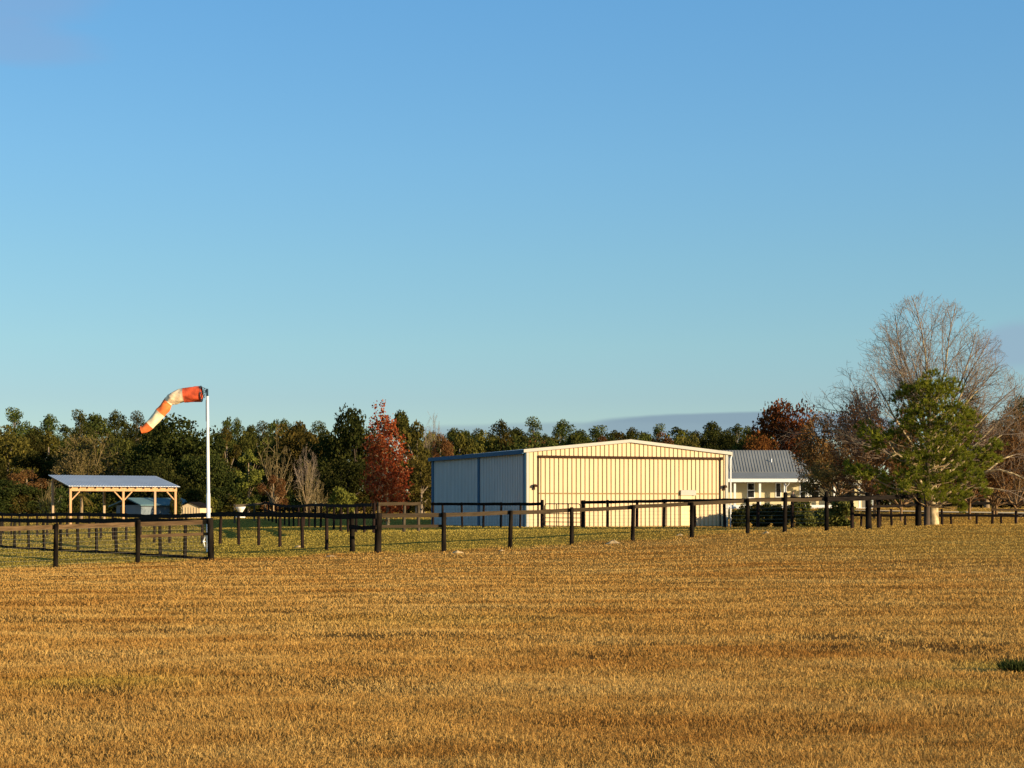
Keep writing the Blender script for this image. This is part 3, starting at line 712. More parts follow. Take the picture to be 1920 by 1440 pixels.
# ------------------------------------------------------------------ house on the right
Yh = 165.0
def hx(px): return (px - 960) * Yh / F
hz0 = 1.42
hs = thing('house', 'pale yellow bungalow with grey ribbed metal roof and white-posted porch', 'house', (hx(1372), Yh, hz0))
ox = hx(1372)
def X_(px): return hx(px) - ox
zE, zB, zR, zFl = 4.48 - hz0, 5.22 - hz0, 7.62 - hz0, 1.80 - hz0
xl, xr = X_(1330), X_(1560)
MB().box(xl, -.1, -.5, xr, 2.4, zFl).build('porch_floor', M['white'], hs)
hw = MB().box(xl, 2.4, -.5, xr + 3.6, 2.6, zE + .4).box(xl, 2.6, -.5, xl + .2, 10, zE + .4).box(xr + 3.4, 2.6, -.5, xr + 3.6, 10, zE + .4).box(xl, 9.8, -.5, xr + 3.6, 10, zE + .4).build('wall', M['wall_yellow'], hs)
for px in (1378, 1425, 1472, 1515, 1565): MB().box(X_(px) - .11, .0, zFl, X_(px) + .11, .22, zE - .25).build('porch_post', M['white'], hs)
MB().box(xl - .2, -.42, zE - .32, xr + .2, -.33, zE + .02).build('fascia', M['white'], hs)
MB().box(xl, -.05, zE - .34, xr, .25, zE - .10).build('porch_beam', M['white'], hs)
m = MB()
yb_, yr = 2.2, 5.4
m.hexa([(xl - .2, -.4, zE - .08), (xr + .2, -.4, zE - .08), (xr - 1.0, yb_, zB - .08), (xl - .2, yb_, zB - .08), (xl - .2, -.4, zE), (xr + .2, -.4, zE), (xr - 1.0, yb_, zB), (xl - .2, yb_, zB)])
xh = X_(1497)
m.hexa([(xl - .2, yb_, zB - .08), (xr - 1.0, yb_, zB - .08), (xh, yr, zR - .08), (xl - .2, yr, zR - .08), (xl - .2, yb_, zB + .04), (xr - 1.0, yb_, zB + .04), (xh, yr, zR), (xl - .2, yr, zR)])
m.add([(xr + .2, -.4, zE), (xr + .2, 11, zE), (xh, yr, zR), (xr - 1.0, yb_, zB)], [(0, 1, 2, 3)])
m.add([(xl - .2, 11, zE), (xr + .2, 11, zE), (xh, yr, zR), (xl - .2, yr, zR)], [(0, 3, 2, 1)])
rf = m.build('roof', M['roof_grey'], hs)
m = MB()
x = xl
while x < xr - .3:
    xe = min(x, xr - .3)
    m.bar((xe, yb_ - .02, zB + .05), (min(xe, xh + (xr - 1.0 - xh) * 0) if xe < xh else xe, yr if xe < xh else yr - (yr - yb_) * (xe - xh) / (xr - 1.0 - xh) , (zR if xe < xh else zR - (zR - zB) * (xe - xh) / (xr - 1.0 - xh)) + .01)  , .05, .05)
    if xe >= xr - 1.2: break
    x += .305
m.build('roof_ribs', M['roof_rib'], rf)
MB().tube([(X_(1457), 3.6, zB + .9), (X_(1457), 3.6, zB + 1.45)], .06, 8).build('vent_pipe', M['white'], rf, True)
def win(px0, px1, py0, py1, yy=2.4, sash=True):
    a, b = X_(px0), X_(px1); z1, z0 = zat(py0, Yh + yy) - hz0, zat(py1, Yh + yy) - hz0
    t = .09
    w_ = MB().box(a, yy - .05, z0, a + t, yy - .003, z1).box(b - t, yy - .05, z0, b, yy - .003, z1).box(a + t, yy - .05, z1 - t, b - t, yy - .003, z1).box(a + t, yy - .06, z0, b - t, yy - .003, z0 + t)
    if sash: w_.box(a + t, yy - .04, (z0 + z1) / 2 - .05, b - t, yy - .003, (z0 + z1) / 2 + .07)
    o = w_.build('window', M['white'], hs)
    MB().box(a + t, yy - .02, z0 + t, b - t, yy - .002, z1 - t).build('pane', M['window_dark'], o)
win(1407, 1422, 905, 934); win(1461, 1472, 905, 933, sash=False); win(1507, 1519, 905, 940); win(1528, 1545, 905, 938)
MB().tube([(X_(1480), -.36, zE - .2), (X_(1478), -.2, zE - .55), (X_(1474), .0, zE - .8), (X_(1474), -.04, zFl)], .05, 8).build('downspout', M['white'], hs, True)
# low screened annex at the right end
ax0, ax1 = xr + .4, X_(1640)
MB().box(ax0, -.3, -.4, ax1, 3, .1).build('annex_floor', M['white'], hs)
for px in (1577, 1611, 1637): MB().box(X_(px) - .09, -.25, .1, X_(px) + .09, -.05, 2.45).build('porch_post', M['white'], hs)
MB().box(ax0 - .2, -.5, 2.45, ax1 + .3, 4, 2.62).build('annex_roof', M['roof_grey'], hs)
MB().box(X_(1580), 1.2, .8, X_(1607), 1.3, 2.3).build('screen', M['window_dark'], hs)
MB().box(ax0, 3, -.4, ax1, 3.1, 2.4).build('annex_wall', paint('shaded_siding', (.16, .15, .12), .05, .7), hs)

# grey outbuilding behind the shelter, cream outbuilding half hidden by the oak
gb = G(222, 152); sh = thing('outbuilding', 'shaded blue-grey outbuilding with a low gable seen through the shelter', 'outbuilding', gb, R(-36))
MB().box(-.3, 0, -.5, 3.2, 6, 1.05).build('wall', M['grey_wall'], sh)
m = MB().hexa([(-1.0, -.4, .85), (1.7, -.4, 1.62), (1.7, 6.4, 1.62), (-1.0, 6.4, .85), (-1.0, -.4, .95), (1.7, -.4, 1.74), (1.7, 6.4, 1.74), (-1.0, 6.4, .95)])
m.hexa([(1.7, -.4, 1.62), (3.6, -.4, .98), (3.6, 6.4, .98), (1.7, 6.4, 1.62), (1.7, -.4, 1.74), (3.6, -.4, 1.08), (3.6, 6.4, 1.08), (1.7, 6.4, 1.74)])
m.build('roof', M['teal_roof'], sh)
MB().box(.3, -.05, -.3, 1.0, -.003, .85).build('door', M['window_dark'], sh)
gb = G(336, 140); sh = thing('cream_shed', 'sunlit cream shed half hidden behind the dark oak at the windsock pole', 'shed', gb, R(-8))
m = MB()
for xa, xb, za, zb2 in ((0, .95, .95, 1.35), (.95, 1.9, 1.35, .95)):
    m.hexa([(xa, 0, -.4), (xb, 0, -.4), (xb, 3, -.4), (xa, 3, -.4), (xa, 0, za), (xb, 0, zb2), (xb, 3, zb2), (xa, 3, za)])
m.build('wall', M['cream'], sh)
m = MB()
for xa, xb, za, zb2 in ((-.15, .95, .90, 1.36), (.95, 2.05, 1.36, .90)):
    m.hexa([(xa, -.12, za), (xb, -.12, zb2), (xb, 3.1, zb2), (xa, 3.1, za), (xa, -.12, za + .06), (xb, -.12, zb2 + .06), (xb, 3.1, zb2 + .06), (xa, 3.1, za + .06)])
m.build('roof', M['rail_dark'], sh)
m = MB()
for k in range(7): m.box(.1 + k * .25, -.03, -.2, .14 + k * .25, -.003, .94)
m.build('wall_battens', M['cream'], sh)

# birdbath
bb = G(451, 140)
b_ = thing('birdbath', 'white pedestal birdbath standing before the grey fence panel', 'birdbath', bb)
def lathe(prof, k=20):
    m = MB(); V = []; Qs = []
    for r, z in prof:
        for j in range(k): V.append((r * math.cos(2 * math.pi * j / k), r * math.sin(2 * math.pi * j / k), z))
    for i in range(len(prof) - 1):
        for j in range(k): Qs.append((i * k + j, i * k + (j + 1) % k, (i + 1) * k + (j + 1) % k, (i + 1) * k + j))
    return m.add(V, Qs)
zz = zat(950, 140) - bb.z
lathe([(.0, zz - .44), (.16, zz - .48), (.19, zz - .45), (.36, zz - .2), (.46, zz), (.42, zz), (.29, zz - .2), (.0, zz - .3)]).build('bowl', M['concrete'], b_, True)
lathe([(.0, -.1), (.42, -.1), (.42, .10), (.24, .2), (.15, .32), (.15, zz - .56), (.19, zz - .46), (0, zz - .46)]).build('pedestal', M['concrete'], b_, True)

# gopher mounds of sand
def mound(px, py, wpx, label, hk=.3, seed=0):
    Y = None
    for y in np.arange(40, 90, .1):
        x = xat(px, y)
        if EYE - (py - HY) * y / F <= gz(x, y): Y = y; break
    Y = Y or 60
    p = G(px, Y); w = wpx * Y / F / 2
    rg = np.random.default_rng(seed + 3); k, nr = 20, 7
    V = [(0, 0, w * hk)]; T = []; Qs = []
    for i in range(1, nr + 1):
        t = i / nr
        for j in range(k):
            a = 2 * math.pi * j / k
            rr = w * t * (1 + .22 * math.sin(3 * a + seed) + .12 * math.sin(5 * a + seed * 2))
            V.append((rr * math.cos(a), rr * math.sin(a) * .9, w * hk * (math.cos(t * math.pi) + 1) / 2 * (1 + rg.normal() * .16) - .02 * t))
    for j in range(k): T.append((0, 1 + j, 1 + (j + 1) % k))
    for i in range(nr - 1):
        for j in range(k): Qs.append((1 + i * k + j, 1 + (i + 1) * k + j, 1 + (i + 1) * k + (j + 1) % k, 1 + i * k + (j + 1) % k))
    o = MB().add(V, Qs, T).build('sand_mound', M['sand'], None, True); o.location = p
    tag(o, label, 'sand mound', 'gopher mounds of sand along the fence')
mound(857, 1037, 30, 'pale sand mound right of the second front fence post, the palest', .3, 1)
mound(941, 1033, 18, 'small low sand mound left of the third front post', .25, 2)
mound(1150, 1019, 34, 'sand mound in the grass left of the hangar walk door post', .33, 3)
mound(1275, 1004, 18, 'small sand mound touching the front post before the walk door', .35, 4)
mound(1437, 1000, 20, 'small sand mound before the hedge wires', .35, 5)
mound(620, 1044, 34, 'flat sand mound left of the thick corner post', .16, 6)
mound(560, 1026, 22, 'sand mound at the foot of the long black fence', .3, 7)

# ------------------------------------------------------------------ vegetation generators
def rand_dirs(rng, n):
    v = rng.normal(size=(n, 3)); return v / np.linalg.norm(v, axis=1, keepdims=True)

def cards(rng, P, size, elong=0.55, tone=None, droop=0.0):
    """diamond leaf cards at points P"""
    n = len(P); u = rand_dirs(rng, n); u[:, 2] -= droop; u /= np.linalg.norm(u, axis=1, keepdims=True)
    w = np.cross(u, rand_dirs(rng, n)); w /= np.linalg.norm(w, axis=1, keepdims=True) + 1e-9
    s = np.broadcast_to(size, (n,)) * rng.uniform(.6, 1.35, n)
    s = s[:, None]
    V = np.stack([P - u * s * .5, P + w * s * .5 * elong + u * s * .08, P + u * s * .5, P - w * s * .5 * elong + u * s * .08], 1)
    Fq = np.arange(n)[:, None] * 4 + np.array([[0, 1, 2, 3]])
    if tone is None: tone = rng.beta(2, 2.2, n)
    return V.reshape(-1, 3), Fq, tone

def needles(rng, P, Dr, n_per, length, width, spread=.7):
    n = len(P); P = np.repeat(P, n_per, 0); Dr = np.repeat(Dr, n_per, 0)
    d = Dr + rand_dirs(rng, len(P)) * spread; d /= np.linalg.norm(d, axis=1, keepdims=True)
    L = (length * rng.uniform(.6, 1.2, len(P)))[:, None]
    w = np.cross(d, rand_dirs(rng, len(P))); w /= np.linalg.norm(w, axis=1, keepdims=True) + 1e-9
    wd = width * rng.uniform(.7, 1.3, len(P))[:, None]
    V = np.stack([P - w * wd * .5, P + w * wd * .5, P + d * L + w * wd * .15, P + d * L - w * wd * .15], 1)
    t0 = rng.beta(2, 2, n); tone = np.clip(np.repeat(t0, n_per) * .75 + rng.random(len(P)) * .3 - .02, 0, 1)
    return V.reshape(-1, 3), np.arange(len(P))[:, None] * 4 + np.array([[0, 1, 2, 3]]), tone

def merge(parts):
    Vs, Fs, Ts, k = [], [], [], 0
    for V, Fq, t in parts:
        Vs.append(V); Fs.append(Fq + k); Ts.append(t); k += len(V)
    return np.concatenate(Vs), np.concatenate(Fs), np.concatenate(Ts)

def prisms(A, B, ra, rb, k):
    """tapered prisms between point arrays"""
    d = B - A; L = np.linalg.norm(d, axis=1, keepdims=True) + 1e-9; d = d / L
    ref = np.where(np.abs(d[:, 2:3]) > .8, np.array([[1., 0, 0]]), np.array([[0, 0, 1.]]))
    u = np.cross(d, ref); u /= np.linalg.norm(u, axis=1, keepdims=True) + 1e-9; v = np.cross(d, u)
    t = np.arange(k) * 2 * np.pi / k
    ring = u[:, None] * np.cos(t)[None, :, None] + v[:, None] * np.sin(t)[None, :, None]
    V = np.concatenate([A[:, None] + ring * ra[:, None, None], B[:, None] + ring * rb[:, None, None]], 1)
    j = np.arange(k); q = np.stack([j, (j + 1) % k, (j + 1) % k + k, j + k], -1)
    Fq = (np.arange(len(A)) * 2 * k)[:, None, None] + q[None]
    return V.reshape(-1, 3), Fq.reshape(-1, 4)

def colonize(rng, polylines, attr, D=.25, di=2.0, dk=.4, iters=70, up=.12, jitter=.12):
    """space colonisation: grows a limb skeleton from polylines towards attraction points"""
    P = []; par = []
    for pl in polylines:
        pl = [np.array(p, float) for p in pl]
        if P:
            dd = np.linalg.norm(np.array(P) - pl[0], axis=1); last = int(dd.argmin())
        else:
            P.append(pl[0]); par.append(-1); last = 0
        for a, b in zip(([P[last]] + pl[1:-1]) if True else 0, pl[1:]):
            n = max(1, int(np.linalg.norm(b - a) / D))
            for k in range(1, n + 1):
                P.append(a + (b - a) * k / n); par.append(last); last = len(P) - 1
    P = np.array(P); par = np.array(par); nch = np.bincount(par[par >= 0], minlength=len(P))
    A = np.asarray(attr, float)
    d = np.linalg.norm(A[:, None] - P[None], axis=2); near = d.argmin(1); nd = d.min(1)
    for it in range(iters):
        if not len(A): break
        act = nd < di
        if not act.any(): break
        idx = near[act]; vec = A[act] - P[idx]; vec /= np.linalg.norm(vec, axis=1, keepdims=True) + 1e-9
        acc = np.zeros_like(P); np.add.at(acc, idx, vec)
        us = np.unique(idx); us = us[nch[us] < 3]
        if not len(us): break
        dr = acc[us]; dr /= np.linalg.norm(dr, axis=1, keepdims=True) + 1e-9
        dr = dr + rng.normal(size=dr.shape) * jitter; dr[:, 2] += up
        hp = par[us] >= 0
        if hp.any():
            pv = P[us[hp]] - P[par[us[hp]]]; pv /= np.linalg.norm(pv, axis=1, keepdims=True) + 1e-9
            dr[hp] += pv * .45
        dr /= np.linalg.norm(dr, axis=1, keepdims=True)
        new = P[us] + dr * D; n0 = len(P)
        P = np.concatenate([P, new]); par = np.concatenate([par, us]); nch[us] += 1; nch = np.concatenate([nch, np.zeros(len(new), int)])
        dn = np.linalg.norm(A[:, None] - new[None], axis=2); mn = dn.min(1); am = dn.argmin(1)
        bt = mn < nd; near = np.where(bt, am + n0, near); nd = np.where(bt, mn, nd)
        keep = nd > dk
        A, near, nd = A[keep], near[keep], nd[keep]
    return P, par

def limb_radii(P, par, r0, p=2.3):
    acc = np.zeros(len(P)); r = np.zeros(len(P))
    for i in range(len(P) - 1, -1, -1):
        r[i] = max(r0, acc[i] ** (1 / p) if acc[i] > 0 else r0)
        if par[i] >= 0: acc[par[i]] += r[i] ** p
    return r

def twigs(rng, P, par, r, rmax, per, length, r0, up=.25):
    """fine twigs springing from thin limbs"""
    c = np.where((r < rmax) & (par >= 0))[0]; c = np.repeat(c, per)
    d = P[c] - P[par[c]]; d /= np.linalg.norm(d, axis=1, keepdims=True) + 1e-9
    d = d + rand_dirs(rng, len(c)) * .75; d[:, 2] += up; d /= np.linalg.norm(d, axis=1, keepdims=True)
    L = (length * rng.uniform(.4, 1.2, len(c)))[:, None]
    a = P[c]; m = a + d * L * .5 + rng.normal(size=a.shape) * .03 * length; e = m + (d + rand_dirs(rng, len(c)) * .4 + np.array([0, 0, .15])) * L * .5
    return a, m, e, r0

def ell(rng, n, c, r, zmin=None, inner=0.0):
    v = rand_dirs(rng, n) * (inner + (1 - inner) * rng.random((n, 1)) ** (1 / 3))
    p = v * np.array(r) + np.array(c)
    if zmin is not None: p = p[p[:, 2] > zmin]
    return p

def sc_tree(root, seed, polylines, attr, D, di, dk, r0, bark, twig_len, twig_per=2, up=.12, twig_r=None, bark_fine=None, leaf=None, leaf_n=0, leaf_s=.12, leaf_rmax=.03, iters=80, part='branches', base_r=None):
    rng = np.random.default_rng(seed)
    P, par = colonize(rng, polylines, attr, D, di, dk, iters, up)
    r = limb_radii(P, par, r0)
    if base_r:                                    # bring the base to the trunk's real radius
        k = base_r / r[0]; f = np.clip(r / r[0], 0, 1) ** .5; r = r * (1 + (k - 1) * f)
    ok = par >= 0; ch = np.where(ok)[0]
    A, B = P[par[ch]], P[ch]; rb = r[ch]; ra = np.minimum(r[par[ch]], rb * 1.25)
    thick = rb > r0 * 3.2
    if thick.any():
        V1, F1 = prisms(A[thick], B[thick], ra[thick], rb[thick], 8)
        link_mesh('trunk', V1, F1, bark, root, smooth=True)
    thin = ~thick
    Vp, Fp = prisms(A[thin], B[thin], ra[thin], rb[thin], 4)
    parts = [(Vp, Fp, np.zeros(len(Fp)))]
    if twig_per:
        a, m_, e, tr = twigs(rng, P, par, r, r0 * 2.6, twig_per, twig_len, twig_r or r0 * .6)
        t1 = np.full(len(a), tr); t2 = t1 * .8; t3 = t1 * .5
        for X0, X1, q0, q1 in ((a, m_, t1, t2), (m_, e, t2, t3)):
            Vt, Ft = prisms(X0, X1, q0, q1, 3); parts.append((Vt, Ft, np.zeros(len(Ft))))
    V, Fq, t = merge(parts)
    link_mesh(part, V, Fq, bark_fine or bark, root)
    if leaf is not None:
        c = np.where(r < leaf_rmax)[0]; c = rng.choice(c, leaf_n)
        Pl = P[c] + rng.normal(size=(leaf_n, 3)) * leaf_s * 1.3
        if twig_per:
            h = leaf_n // 2; j = rng.integers(0, len(e), h); Pl[:h] = e[j] + rng.normal(size=(h, 3)) * leaf_s * .6
        V, Fq, t = cards(rng, Pl, leaf_s, .7)
        link_mesh('crown', V, Fq, leaf, root, tone=t)
    return P, par, r

def clump_crown(rng, clumps, n, size, shell=.55, elong=.6):
    """leaf cards spread through many overlapping clumps, denser at their skins"""
    cl = np.array(clumps); vol = (cl[:, 3] * cl[:, 4] * cl[:, 5]) ** (2 / 3); k = rng.choice(len(cl), n, p=vol / vol.sum())
    v = rand_dirs(rng, n) * (shell + (1 - shell) * rng.random((n, 1)) ** .6) * (1 + rng.normal(size=(n, 1)) * .10)
    P = cl[k, :3] + v * cl[k, 3:6]
    tone = np.clip(rng.beta(2, 2.2, n) * .75 + (rng.random(len(cl))[k] - .35) * .4, 0, 1)
    return cards(rng, P, size, elong, tone)

def trunk_mesh(rng, root, h, r, limbs, mat, lean=.0):
    m = MB()
    pts = [(0, 0, -.3), (lean * .3, 0, h * .3), (lean * .7 + rng.normal() * .05 * h * .1, rng.normal() * .02 * h, h * .65), (lean, 0, h)]
    m.tube(pts, [r * 1.25, r, r * .75, r * .4], 8)
    for (x, y, z) in limbs:
        z0 = z * rng.uniform(.35, .6); z0 = min(z0, h * .95)
        m.tube([(lean * z0 / h, 0, z0), (x * .45, y * .45, z0 + (z - z0) * .55), (x, y, z)], [r * .45, r * .3, r * .1], 5)
    m.build('trunk', mat, root, True)

def fan_tree(root, seed, h, w, nlimb, fork, maxang, r_base, bark, fine, leaf=None, leaf_n=0, leaf_s=.2, nbs=(.8, .85, .6), part='branches', rmin=.012, dense_low=0.0):
    """leafless crown: straight limbs fanning out of a short trunk, each forking upward"""
    rng = np.random.default_rng(seed); A, B, RA, RB = [], [], [], []; lv = []
    cz = h * (fork + 1) / 2 - h * .04; rz = h - cz
    def ok(p): return (p[0] / (w / 2)) ** 2 + (p[1] / (w / 2)) ** 2 + ((p[2] - cz) / rz) ** 2 < 1.0
    def go(p, d, L, r, lev):
        st = max(.2, min(L / 6, h * .045)); n = max(2, int(L / st)); sd = rng.random() * 6.283
        for k in range(n):
            f = k / n; d = d + rng.normal(size=3) * (.06 if lev < 1 else .12); d[2] += .02 if lev else .01; d /= np.linalg.norm(d)
            q = p + d * st; A.append(p); B.append(q); RA.append(max(rmin, r * (1 - .75 * f))); RB.append(max(rmin * .8, r * (1 - .75 * (k + 1) / n))); lv.append(lev); p = q
            if not ok(p) and p[2] > h * fork and rng.random() < .75: return
            if lev < 3 and f > (.15 if lev else .2) and rng.random() < nbs[lev]:
                sd += 2.4 + rng.normal() * .5; u = np.cross(d, [.3, .2, 1.]); u /= np.linalg.norm(u); v = np.cross(d, u); an = rng.uniform(.4, .8)
                nd = d * math.cos(an) + (u * math.cos(sd) + v * math.sin(sd)) * math.sin(an)
                go(p, nd, min(L * (1 - f) * .75 + .3, (h * .32, h * .16, h * .08)[lev]) * rng.uniform(.6, 1.15), max(RB[-1] * .6, rmin), lev + 1)
    p0 = np.array([0, 0, -.3]); p1 = np.array([0, 0, h * fork])
    A.append(p0); B.append(p1); RA.append(r_base); RB.append(r_base * .75); lv.append(0)
    for k in range(nlimb):
        an = R(maxang) * ((k + .5) / nlimb) ** .6; a = k * 2.4 + rng.random() * .4
        d = np.array([math.sin(an) * math.cos(a), math.sin(an) * math.sin(a), math.cos(an)])
        go(p1 * rng.uniform(.7, 1.0), d, h * 1.0, r_base * .42, 0)
    A, B, RA, RB = map(np.array, (A, B, RA, RB)); big = RA > .06
    V, Fq = prisms(A[big], B[big], RA[big], RB[big], 6); V2, F2 = prisms(A[~big], B[~big], RA[~big], RB[~big], 3); o = link_mesh('trunk', np.concatenate([V, V2]), np.concatenate([Fq, F2 + len(V)]), [bark, fine], root, smooth=True)
    o.data.polygons.foreach_set('material_index', np.concatenate([np.zeros(len(Fq), np.int32), np.ones(len(F2), np.int32)]))
    if leaf is not None:
        c = np.where(RA < .05)[0]; c = rng.choice(c, leaf_n); f = rng.random((leaf_n, 1))
        P = A[c] * f + B[c] * (1 - f) + rng.normal(size=(leaf_n, 3)) * leaf_s * .9
        V, Fq, t = cards(rng, P, leaf_s, .6); link_mesh('crown', V, Fq, leaf, root, tone=t)

def proto_fan(key, name, seed, h, w, nlimb, fork, maxang, r_base, bark, fine, **kw):
    t = thing(name, 'x', 'bare tree'); fan_tree(t, seed, h, w, nlimb, fork, maxang, r_base, bark, fine, **kw); PROTO[key] = (t, h, w)

PROTO = {}
def proto_broad(key, cat, name, leaf, bark, seed, n, size, shape='round', h=10., w=10.):
    """a broadleaf tree of height h and crown width w (metres)"""
    rng = np.random.default_rng(seed)
    t = thing(name, 'x', cat)
    cl = []
    nb = {'round': 26, 'oval': 60, 'spread': 30, 'ragged': 20}[shape]
    for i in range(nb):
        a = rng.random() * 2 * math.pi; q = rng.random() ** .5
        z = {'round': .22 + .66 * rng.random(), 'oval': .15 + .75 * rng.random(), 'spread': .3 + .55 * rng.random(), 'ragged': .2 + .7 * rng.random()}[shape]
        env = math.sqrt(max(.05, 1 - ((z - .5) / .52) ** 2))
        rad = w / 2 * .82 * env * q
        s = rng.uniform(*{'ragged': (.09, .17), 'oval': (.09, .15)}.get(shape, (.12, .22))) * w
        cl.append((rad * math.cos(a), rad * math.sin(a), z * h, s, s, s * rng.uniform(.6, .85)))
    cl.append((0, 0, h * .9, w * .15, w * .15, h * .1))
    V, Fq, tn = clump_crown(rng, cl, n, size)
    V[:, 2] = np.maximum(V[:, 2], .05)
    trunk_mesh(rng, t, h * .8, w * .035, [c[:3] for c in cl[:9]], bark)
    link_mesh('crown', V, Fq, leaf, t, tone=tn)
    t['proto'] = 1; PROTO[key] = (t, h, w); return t

def proto_pine(key, seed, n, h=14., w=5.5, low=.5):
    rng = np.random.default_rng(seed); t = thing('pine_tree', 'x', 'pine tree')
    cl = []
    for i in range(30):
        z = low + (1 - low) * (i + .5) / 30; q = (1 - z) / (1 - low)
        a = i * 2.4 + rng.random(); env = (.25 + .75 * min(1, q * 2.2)) * rng.uniform(.35, 1.0)
        rad = w / 2 * .8 * env; s = w * rng.uniform(.09, .24)
        cl.append((rad * math.cos(a), rad * math.sin(a), z * h + rng.normal() * .2, s, s, s * .6))
    cl.append((0, 0, h * .965, w * .12, w * .12, h * .03))
    V, Fq, tn = clump_crown(rng, cl, n, .36, .25, .5)
    trunk_mesh(rng, t, h * .96, .17, [c[:3] for c in cl], M['bark_grey'])
    link_mesh('crown', V, Fq, M['leaf_pine'], t, tone=tn)
    PROTO[key] = (t, h, w); return t

def proto_bare(key, name, cat, seed, h, w, bark, twig_len=.9, na=420, multi=1, leaf=None, leaf_n=0, leaf_s=.2, zlow=.25, r0=.018, fine=None):
    rng = np.random.default_rng(seed); t = thing(name, 'x', cat)
    A = ell(rng, na, (0, 0, h * (zlow + 1) / 2), (w / 2, w / 2, h * (1 - zlow) / 2), None, .25)
    if multi == 1: pls = [[(0, 0, -.3), (.05, .05, h * .18), (0, 0, h * .34)]]
    else:
        pls = [[(0, 0, -.3), (0, 0, .3)]] + [[(0, 0, .2), (w * .12 * math.cos(k * 2.1), w * .12 * math.sin(k * 2.1), h * .3), (w * .2 * math.cos(k * 2.1), w * .2 * math.sin(k * 2.1), h * .55)] for k in range(multi)]
    sc_tree(t, seed, pls, A, h * .035, h * .35, h * .05, r0, bark, twig_len, 2, .2, None, fine, leaf, leaf_n, leaf_s, .06, 60, 'branches')
    PROTO[key] = (t, h, w); return t

proto_broad('oak1', 'tree', 'oak_tree', M['leaf_dark'], M['bark_dark'], 11, 8500, .42, 'round', 10, 11)
proto_broad('oak2', 'tree', 'oak_tree', M['leaf_dark'], M['bark_dark'], 12, 8000, .42, 'spread', 9, 12)
proto_broad('olive1', 'tree', 'broadleaf_tree', M['leaf_olive'], M['bark_grey'], 13, 8000, .38, 'round', 10, 9)
proto_broad('olive2', 'tree', 'broadleaf_tree', M['leaf_olive'], M['bark_grey'], 14, 7500, .38, 'ragged', 10, 9)
proto_broad('mid1', 'tree', 'broadleaf_tree', M['leaf_mid'], M['bark_dark'], 15, 8000, .38, 'round', 10, 9)
proto_broad('mid2', 'tree', 'broadleaf_tree', M['leaf_mid'], M['bark_dark'], 16, 8000, .38, 'ragged', 10, 8)
proto_broad('light1', 'tree', 'young_tree', M['leaf_light'], M['bark_tan'], 17, 5200, .20, 'oval', 6, 3.4)
proto_broad('rust1', 'tree', 'broadleaf_tree', M['leaf_rust'], M['bark_dark'], 18, 10500, .38, 'spread', 10, 11)
proto_broad('brown1', 'tree', 'broadleaf_tree', M['leaf_brown'], M['bark_tan'], 19, 6500, .30, 'ragged', 10, 10)
proto_broad('shrub1', 'shrub', 'shrub', M['leaf_olive'], M['bark_grey'], 20, 2600, .26, 'round', 3, 3.6)
proto_broad('shrub2', 'shrub', 'shrub', M['leaf_dark'], M['bark_dark'], 21, 2600, .26, 'round', 3, 4)
proto_broad('shrub3', 'shrub', 'shrub', M['leaf_tan'], M['bark_tan'], 22, 2400, .24, 'ragged', 3, 3.6)
for i in range(4): proto_pine('pine%d' % (i + 1), 31 + i, 6200, 14., (6.8, 8.0, 6.0, 7.2)[i], (.30, .22, .34, .18)[i])
M['bark_olive'] = paint('olive_tan_twig', (0.20, 0.145, 0.065), 0.15, 0.9, 2.0, spec=.1)
M['bark_brown'] = paint('brown_twig', (0.19, 0.115, 0.055), 0.15, 0.9, 2.0, spec=.1)
proto_fan('tan1', 'bare_tree', 41, 10, 10, 15, .15, 82, .22, M['bark_tan'], M['bark_olive'], leaf=M['leaf_tan'], leaf_n=9000, leaf_s=.22, rmin=.02)
proto_fan('bare1', 'bare_tree', 42, 10, 5.5, 11, .06, 40, .20, M['bark_tan'], M['bark_olive'], rmin=.02, nbs=(.55, .6, .4))
proto_fan('bare2', 'bare_tree', 43, 10, 8, 10, .2, 60, .20, M['bark_tan'], M['bark_twig'], rmin=.016)
proto_fan('brownt1', 'bare_tree', 44, 10, 11, 14, .20, 78, .22, M['bark_brown'], M['bark_brown'], leaf=M['leaf_brown'], leaf_n=14000, leaf_s=.24, rmin=.018)
proto_fan('brownt2', 'bare_tree', 45, 10, 10, 14, .22, 76, .22, M['bark_brown'], M['bark_brown'], leaf=M['leaf_brown'], leaf_n=11000, leaf_s=.22, rmin=.018)
proto_fan('bshrub', 'bare_shrub', 46, 3.4, 3.2, 14, .04, 52, .05, M['bark_olive'], M['bark_olive'], rmin=.014, nbs=(.5, .5, .3))

USED = set(); _pr = random.Random(77)
def plant(key, px, ytop, wpx, Y, label, group=None, sink=.15, rz=None):
    t, h, w = PROTO[key]
    p = G(px, Y); p.z -= sink
    H_ = zat(ytop, Y) - p.z; Wd = wpx * Y / F
    sc = (Wd / w, Wd / w, H_ / h); rz = _pr.uniform(0, 6.28) if rz is None else rz
    if key not in USED:
        USED.add(key); t.location = p; t.rotation_euler = (0, 0, rz); t.scale = sc; tag(t, label, None, group); return t
    return copy_thing(t, p, rz, sc, label, group)

TL = 'trees of the wood behind the fields'
